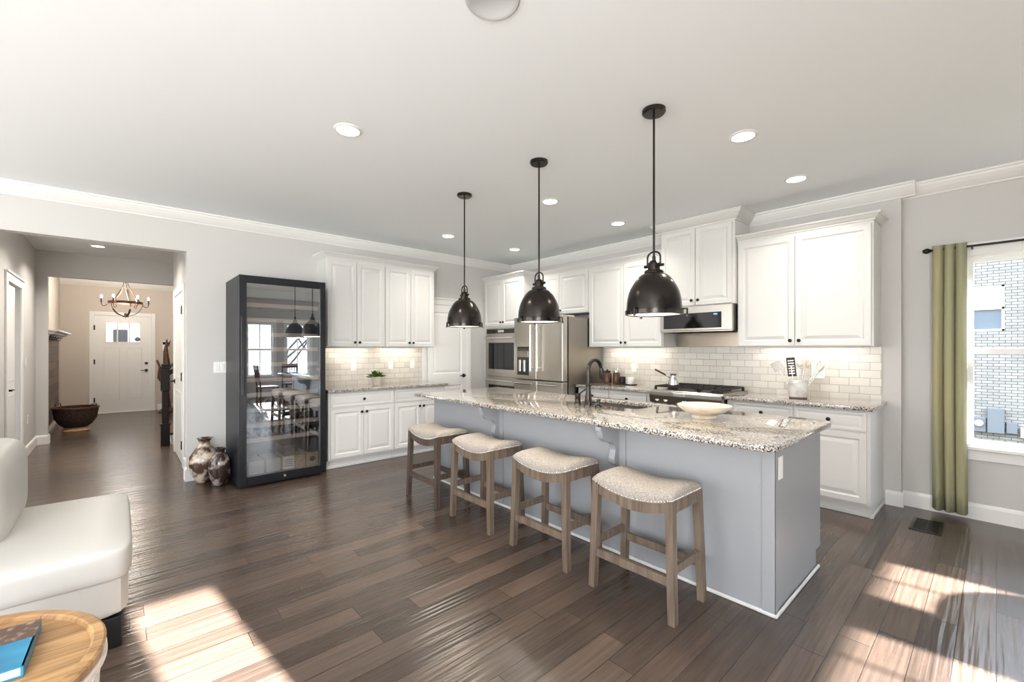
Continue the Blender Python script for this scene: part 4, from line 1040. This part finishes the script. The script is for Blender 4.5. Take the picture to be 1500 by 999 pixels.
r = thing('wicker_basket', 'large dark woven basket on a round foot in the foyer', 'basket', (-4.75, -5.60, 0))
MB().lathe([(0, .055), (.13, .055), (.20, .11), (.26, .21), (.275, .32), (.285, .38), (.270, .38), (.258, .32), (.24, .22), (.18, .13), (0, .10)], seg=44).build('basket_bowl', 'basket', r, 60)
MB().lathe([(0, 0), (.17, 0), (.175, .01), (.15, .05), (.13, .07), (0, .07)], seg=36).build('foot', 'crate', r, 40)
MB().lathe([(.272, .375), (.292, .375), (.296, .39), (.29, .402), (.270, .402), (.266, .39), (.272, .375)], seg=44).build('rim', 'walnut', r, 60)
for a in (.9, .9+PI):
    c, s_ = math.cos(a), math.sin(a)
    MB().tube([(c*.28-s_*.05, s_*.28+c*.05, .39), (c*.29-s_*.04, s_*.29+c*.04, .45), (c*.29+s_*.04, s_*.29-c*.04, .45), (c*.28+s_*.05, s_*.28-c*.05, .39)], .008, 8).build('handle', 'walnut', r, 50)
MB().lathe([(0, .30), (.25, .30), (.262, .335), (0, .36)], seg=30).build('blanket', mat('plaid_blanket', (126, 84, 66), .95, noise=((30, 30, 30), (84, 60, 52), 2, .4, .6)), r, 60)

r = thing('coat_rack', 'reclaimed wood wall cladding with white shelf and coat hooks in the foyer', 'coat rack', (0, 0, 0))
MB().box(-6.2, -5.944, .13, -4.0, -5.905, 1.52).build('cladding', 'rustic', r)
MB().box(-6.22, -5.944, 1.64, -3.98, -5.74, 1.67, .004).box(-6.2, -5.944, 1.50, -4.0, -5.925, 1.64).box(-6.2, -5.925, 1.60, -4.0, -5.80, 1.64, .006).build('shelf', 'trim', r)
for k in range(6):
    x = -4.2-k*.36
    MB().tube([(x, -5.925, 1.57), (x, -5.86, 1.56), (x, -5.84, 1.585)], .007, 8).tube([(x, -5.925, 1.56), (x, -5.89, 1.52), (x, -5.865, 1.54)], .007, 8).build('hook', 'black', r, 50)

# stair newel, rail and first steps
r = thing('staircase', 'dark newel post and handrail at the foot of the stairs off the foyer', 'staircase', (0, 0, 0))
nx, ny = -2.27, -4.575
MB().box(nx-.05, ny-.05, 0, nx+.05, ny+.05, .30, .004).box(nx-.036, ny-.036, .30, nx+.036, ny+.036, .78, .008).box(nx-.05, ny-.05, .78, nx+.05, ny+.05, 1.10, .004).box(nx-.06, ny-.06, 1.10, nx+.06, ny+.06, 1.125, .005).box(nx-.045, ny-.045, 1.125, nx+.045, ny+.045, 1.16, .01).box(nx-.058, ny-.058, .30, nx+.058, ny+.058, .318, .003).build('newel_post', 'stainwood', r)
MB().beam((nx, ny+.03, 1.02), (nx, -3.2, 1.95), .06, .055).build('handrail', 'stainwood', r)
for k in range(5):
    MB().box(-3.3, -4.50+k*.27, 0, -2.30, -4.23+k*.27, .17*(k+1)-.03).build('riser', 'trim', r)
    MB().box(-3.3, -4.52+k*.27, .17*(k+1)-.03, -2.27, -4.23+k*.27, .17*(k+1), .006).build('tread', 'walnut', r)
    if k: MB().box(nx-.016, -4.40+k*.27, .17*(k+1), nx+.016, -4.368+k*.27, 1.02+(.17+k*.27)*.676, .002).build('baluster', 'black', r)

# carved sculpture beside the front door
b = MB()
sx, sy = -6.55, -4.27
b.lathe([(0, 0), (.16, 0), (.17, .02), (.13, .05), (.06, .09), (0, .10)], (sx, sy, 0), 'Z', 20)
b.tube([(sx, sy, .06), (sx, sy-.02, .35), (sx, sy-.05, .7), (sx, sy-.01, 1.0), (sx, sy-.03, 1.3), (sx, sy-.01, 1.58)], [.07, .06, .075, .07, .045, .012], 10)
b.tube([(sx, sy-.04, .55), (sx, sy-.15, .75), (sx, sy-.13, .98), (sx, sy-.18, 1.13)], [.03, .028, .024, .018], 8)
b.tube([(sx, sy-.0, .95), (sx, sy+.12, 1.05), (sx, sy+.15, 1.22), (sx, sy+.10, 1.32)], [.035, .03, .024, .01], 8)
b.tube([(sx, sy+.08, 1.02), (sx, sy+.22, 1.12), (sx, sy+.24, 1.28)], [.028, .022, .01], 8)
b.tube([(sx, sy-.02, 1.38), (sx, sy+.03, 1.48), (sx, sy+.05, 1.56)], [.02, .014, .006], 6)
tag(b.build('driftwood_sculpture', 'walnut', None, 60), 'tall dark branching carved wood sculpture beside the front door', 'sculpture')

# ================================================================== SOFA, COFFEE TABLE, BOOK
r = thing('sofa', 'white leather sofa with armless end at the left edge of the room', 'sofa', (0, 0, 0))
def pillow_box(x0, y0, z0, x1, y1, z1, name, par, bev=.05, lvl=2, puff=0.0):
    b = MB().box(x0, y0, z0, x1, y1, z1)
    bmesh.ops.subdivide_edges(b.bm, edges=b.bm.edges, cuts=7, use_grid_fill=True)
    cx, cy, cz = (x0+x1)/2, (y0+y1)/2, (z0+z1)/2; hx, hy, hz = (x1-x0)/2, (y1-y0)/2, (z1-z0)/2
    rr = bev
    for v in b.bm.verts:
        p = Vector((v.co.x-cx, v.co.y-cy, v.co.z-cz)); q = Vector((max(-hx+rr, min(hx-rr, p.x)), max(-hy+rr, min(hy-rr, p.y)), max(-hz+rr, min(hz-rr, p.z))))
        d = p-q
        if d.length > 1e-6: p = q+d.normalized()*rr
        u, w_, t = p.x/hx, p.y/hy, p.z/hz
        p.z += puff*(1-u*u)*(1-w_*w_)*(1 if t > 0 else 0)
        v.co = p+Vector((cx, cy, cz))
    o = b.build(name, 'leather', par, 80)
    m = o.modifiers.new('sub', 'SUBSURF'); m.levels = lvl-1; m.render_levels = lvl
    return o
c = pillow_box(1.86, -5.80, .30, 2.945, -5.015, .475, 'seat_cushion', r, .045, 2, .012)
pillow_box(1.89, -6.25, .135, 2.925, -5.03, .345, 'sofa_base', r, .02, 1)
pillow_box(1.80, -5.80, .42, 2.62, -5.45, .885, 'back_cushion', r, .10, 2, .0)
pillow_box(1.78, -6.28, .16, 2.94, -5.72, .80, 'backrest', r, .06, 1)
for (x, y) in ((2.86, -5.10), (2.02, -5.10), (2.86, -6.18), (2.02, -6.18)):
    MB().box(x-.055, y-.045, 0, x+.055, y+.045, .14, .004).build('leg', 'black', r)

r = thing('coffee_table', 'round wood tray table with white openwork drum base', 'table', (3.80, -5.46, 0))
MB().lathe([(0, .470), (.352, .470), (.362, .478), (.366, .502), (.360, .507), (.338, .507), (.333, .503), (.330, .492), (0, .492)], seg=72).build('tray_top', 'tray', r, 30)
b = MB().lathe([(.350, .455), (.368, .455), (.368, .470), (.350, .470), (.350, .455)], seg=60).lathe([(.320, .0), (.335, 0), (.335, .02), (.320, .02), (.320, 0)], seg=60)
b.lathe([(.325, .22), (.338, .22), (.338, .235), (.325, .235), (.325, .22)], seg=60)
NS = 14
for k in range(NS):
    a0 = 2*PI*k/NS
    for s_ in (1, -1):
        pts = []
        for t in range(13):
            u = t/12; a = a0+s_*(2*PI/NS)*2*u; rr = .326+.030*u**2; pts.append((rr*math.cos(a), rr*math.sin(a), .01+.452*u))
        b.tube(pts, .0055, 6)
b.build('lattice_base', 'shadewhite', r, 60)
r = thing('book', 'blue hardcover book lying on the round tray table', 'book', (3.74, -5.36, .493), math.radians(-2))
A = [(-.145, -.16), (.145, -.16), (.145, .085), (-.145, .085)]
MB().box(-.135, -.15, .004, .125, .10, .026).build('pages', 'paper', r)
b = MB().box(-.14, -.155, 0, .13, .107, .004, .001).box(-.14, -.155, .026, .13, .107, .030, .001).box(-.14, .101, .0, .13, .107, .030, .001)
b.build('cover', 'blue', r)
MB().box(-.14, -.155, .0302, -.03, .107, .0308).build('cover_photo', 'brownbook', r)

# ================================================================== DINING AREA (seen in the wine refrigerator's glass)
r = thing('dining_table', 'round dark wood pedestal dining table near the east windows', 'table', (7.62, -1.62, 0))
MB().lathe([(0, .73), (.50, .73), (.53, .74), (.53, .76), (.52, .765), (0, .765)], seg=48).build('tabletop', 'dining', r, 40)
MB().lathe([(0, .73), (.12, .73), (.06, .62), (.05, .40), (.09, .22), (.10, .12), (.06, .08), (0, .08)], seg=24).build('pedestal', 'walnut', r, 50)
for k in range(4):
    a = PI/4+k*PI/2; MB().beam((0, 0, .12), (.36*math.cos(a), .36*math.sin(a), .03), .06, .07, .04, .05).build('foot', 'walnut', r)
def make_chair(loc, rz, label):
    c = thing('dining_chair', label, 'chair', loc, rz, 'dark dining chairs')
    MB().box(-.22, -.21, .43, .22, .21, .465, .012, 2).build('seat', 'walnut', c)
    for sx in (-1, 1):
        MB().beam((sx*.19, -.18, 0), (sx*.19, -.18, .43), .032, .032, .04, .04).build('leg', 'walnut', c)
        MB().beam((sx*.19, .19, 0), (sx*.19, .19, .44), .034, .034).beam((sx*.19, .19, .44), (sx*.18, .26, .98), .034, .03).build('leg', 'walnut', c)
    MB().box(-.20, .235, .86, .20, .262, .97, .008).box(-.18, .205, .58, .18, .225, .62, .004).build('backrest', 'walnut', c)
    b = MB()
    for k in range(5): b.beam((-.12+k*.06, .214, .60), (-.12+k*.06, .248, .88), .014, .014)
    b.build('spindles', 'walnut', c)
    return c
c0 = make_chair((7.72, -.88, 0), 0, 'dark wood dining chair on the north side of the round dining table')
dup(c0, (7.72, -2.36, 0), 'dark wood dining chair on the south side of the round dining table', PI)
dup(c0, (8.38, -1.62, 0), 'dark wood dining chair between the round dining table and east windows', -PI/2)

# ================================================================== OUTDOORS
def outd(o): return o
tag(MB().box(-40, -60, -1.7, 60, 60, -1.6).build('lawn', 'lawn'), 'dry winter lawn outside the house', 'lawn', kind='stuff')
r = thing('neighbour_house', 'white painted brick house wall seen through the right window', 'house', (0, 0, 0))
b = MB()
wx0, wx1, wz0, wz1 = 5.05, 5.76, 1.84, 3.04
b.box(-6, 12, -1.6, wx0, 12.3, 7).box(wx1, 12, -1.6, 17, 12.3, 7).box(wx0, 12, -1.6, wx1, 12.3, wz0).box(wx0, 12, wz1, wx1, 12.3, 7)
b.build('brick_wall', 'nbrick', r)
w_ = MB().box(wx0, 12.02, wz0, wx0+.05, 12.1, wz1).box(wx1-.05, 12.02, wz0, wx1, 12.1, wz1).box(wx0, 12.02, wz0, wx1, 12.1, wz0+.05).box(wx0, 12.02, wz1-.05, wx1, 12.1, wz1).box(wx0, 12.02, (wz0+wz1)/2-.03, wx1, 12.1, (wz0+wz1)/2+.03).build('window', 'trim', r)
MB().box(wx0+.05, 12.08, wz0+.05, wx1-.05, 12.085, (wz0+wz1)/2-.03).build('pane', mat('house_window_glass', (96, 108, 118), .1), w_)
MB().box(wx0+.05, 12.08, (wz0+wz1)/2+.03, wx1-.05, 12.085, wz1-.05).build('blind', mat('white_blind', (226, 228, 228), .5), w_)
q = thing('electric_meter', 'grey electric meter with round dial on the neighbouring brick wall', 'meter', (5.31, 12, 0))
MB().box(-.13, -.14, -.82, .13, 0, -.44, .01).build('meter_box', 'utility', q); MB().lathe([(0, -.2), (.085, -.2), (.09, -.14), (0, -.14)], (0, 0, -.58), 'Y', 20).build('dial', 'chrome', q, 40)
tag(MB().box(5.46, 11.82, -.82, 5.76, 12, -.18, .01).build('utility_cabinet', 'utility'), 'tallest plain grey utility box on the neighbouring brick wall', 'utility box')
tag(MB().box(5.79, 11.86, -.80, 5.98, 12, -.52, .01).build('utility_box', 'utility'), 'small grey utility box right of the tallest one outside', 'utility box')
tag(MB().box(6.03, 11.86, -.88, 6.35, 12, -.62, .01).build('utility_box', 'ceram'), 'small white utility box at the right window edge outside', 'utility box')

r = thing('street_house', 'pale sided house across the street seen through the front door glass', 'house', (-30, -5, 0))
MB().box(-4, -9, -1.6, 4, 9, 3.2).build('siding', mat('grey_siding', (46, 48, 50), .8), r)
MB().prism([(-9.6, 3.2), (9.6, 3.2), (0, 6.2)], 'X', -4.4, 4.4).build('roof', mat('dark_shingles', (24, 24, 27), .9), r)
for k in range(3): MB().box(4.0, -6.5+k*5, .6, 4.06, -4.7+k*5, 2.4, .01).build('window', 'bglass', r)
r = thing('porch_post', 'white square porch post outside the front door', 'post', (-8.9, -5.25, 0))
MB().box(-.08, -.08, 0, .08, .08, 2.6, .004).build('shaft', 'trim', r); MB().box(-.12, -.12, 0, .12, .12, .2, .004).build('foot', 'trim', r)
tag(MB().box(-9.2, -7.5, -1.59, -7.2, -2.5, 0, .01).build('porch_floor', 'utility'), 'grey porch slab outside the front door', 'porch')
tag(MB().lathe([(0, -.004), (.045, -.004), (.05, 0), (.045, .004), (0, .004)], (-6.965, -4.76, 1.58), 'X', 20).build('glass_ornament', 'utility'), 'small round grey ornament on the front door glass', 'ornament')

def tree(x, y, label, seed, hgt=7):
    rr = random.Random(seed); b = MB()
    def br(p, d, L, rad, lev):
        pts = [p]; dd = d.copy()
        for i in range(3):
            dd = (dd+Vector((rr.uniform(-.18, .18), rr.uniform(-.18, .18), rr.uniform(-.02, .12)))).normalized(); pts.append(pts[-1]+dd*L/3)
        b.tube(pts, rad, 5, rad*.62)
        if lev == 0: return
        for k in range(3 if lev > 1 else 4):
            a = rr.random()*2*PI; t = rr.uniform(.45, 1); base_ = pts[1].lerp(pts[3], t)
            nd = (dd*.8+Vector((math.cos(a), math.sin(a), rr.uniform(0, .5)))*.75).normalized(); br(base_, nd, L*.68, rad*.52, lev-1)
    br(Vector((0, 0, 0)), Vector((0, 0, 1)), hgt*.42, .085, 4)
    return tag(b.build('bare_tree', 'bark', None, 60, (x, y, -1.6)), label, 'tree', 'bare trees outside')
tree(15.5, -.2, 'bare tree outside the east windows, nearest the kitchen', 3)
tree(17.5, -3.4, 'bare tree outside the east windows, toward the living room', 5, 8)
tree(20, 3.2, 'farthest bare tree outside beyond the dining windows', 9, 8)
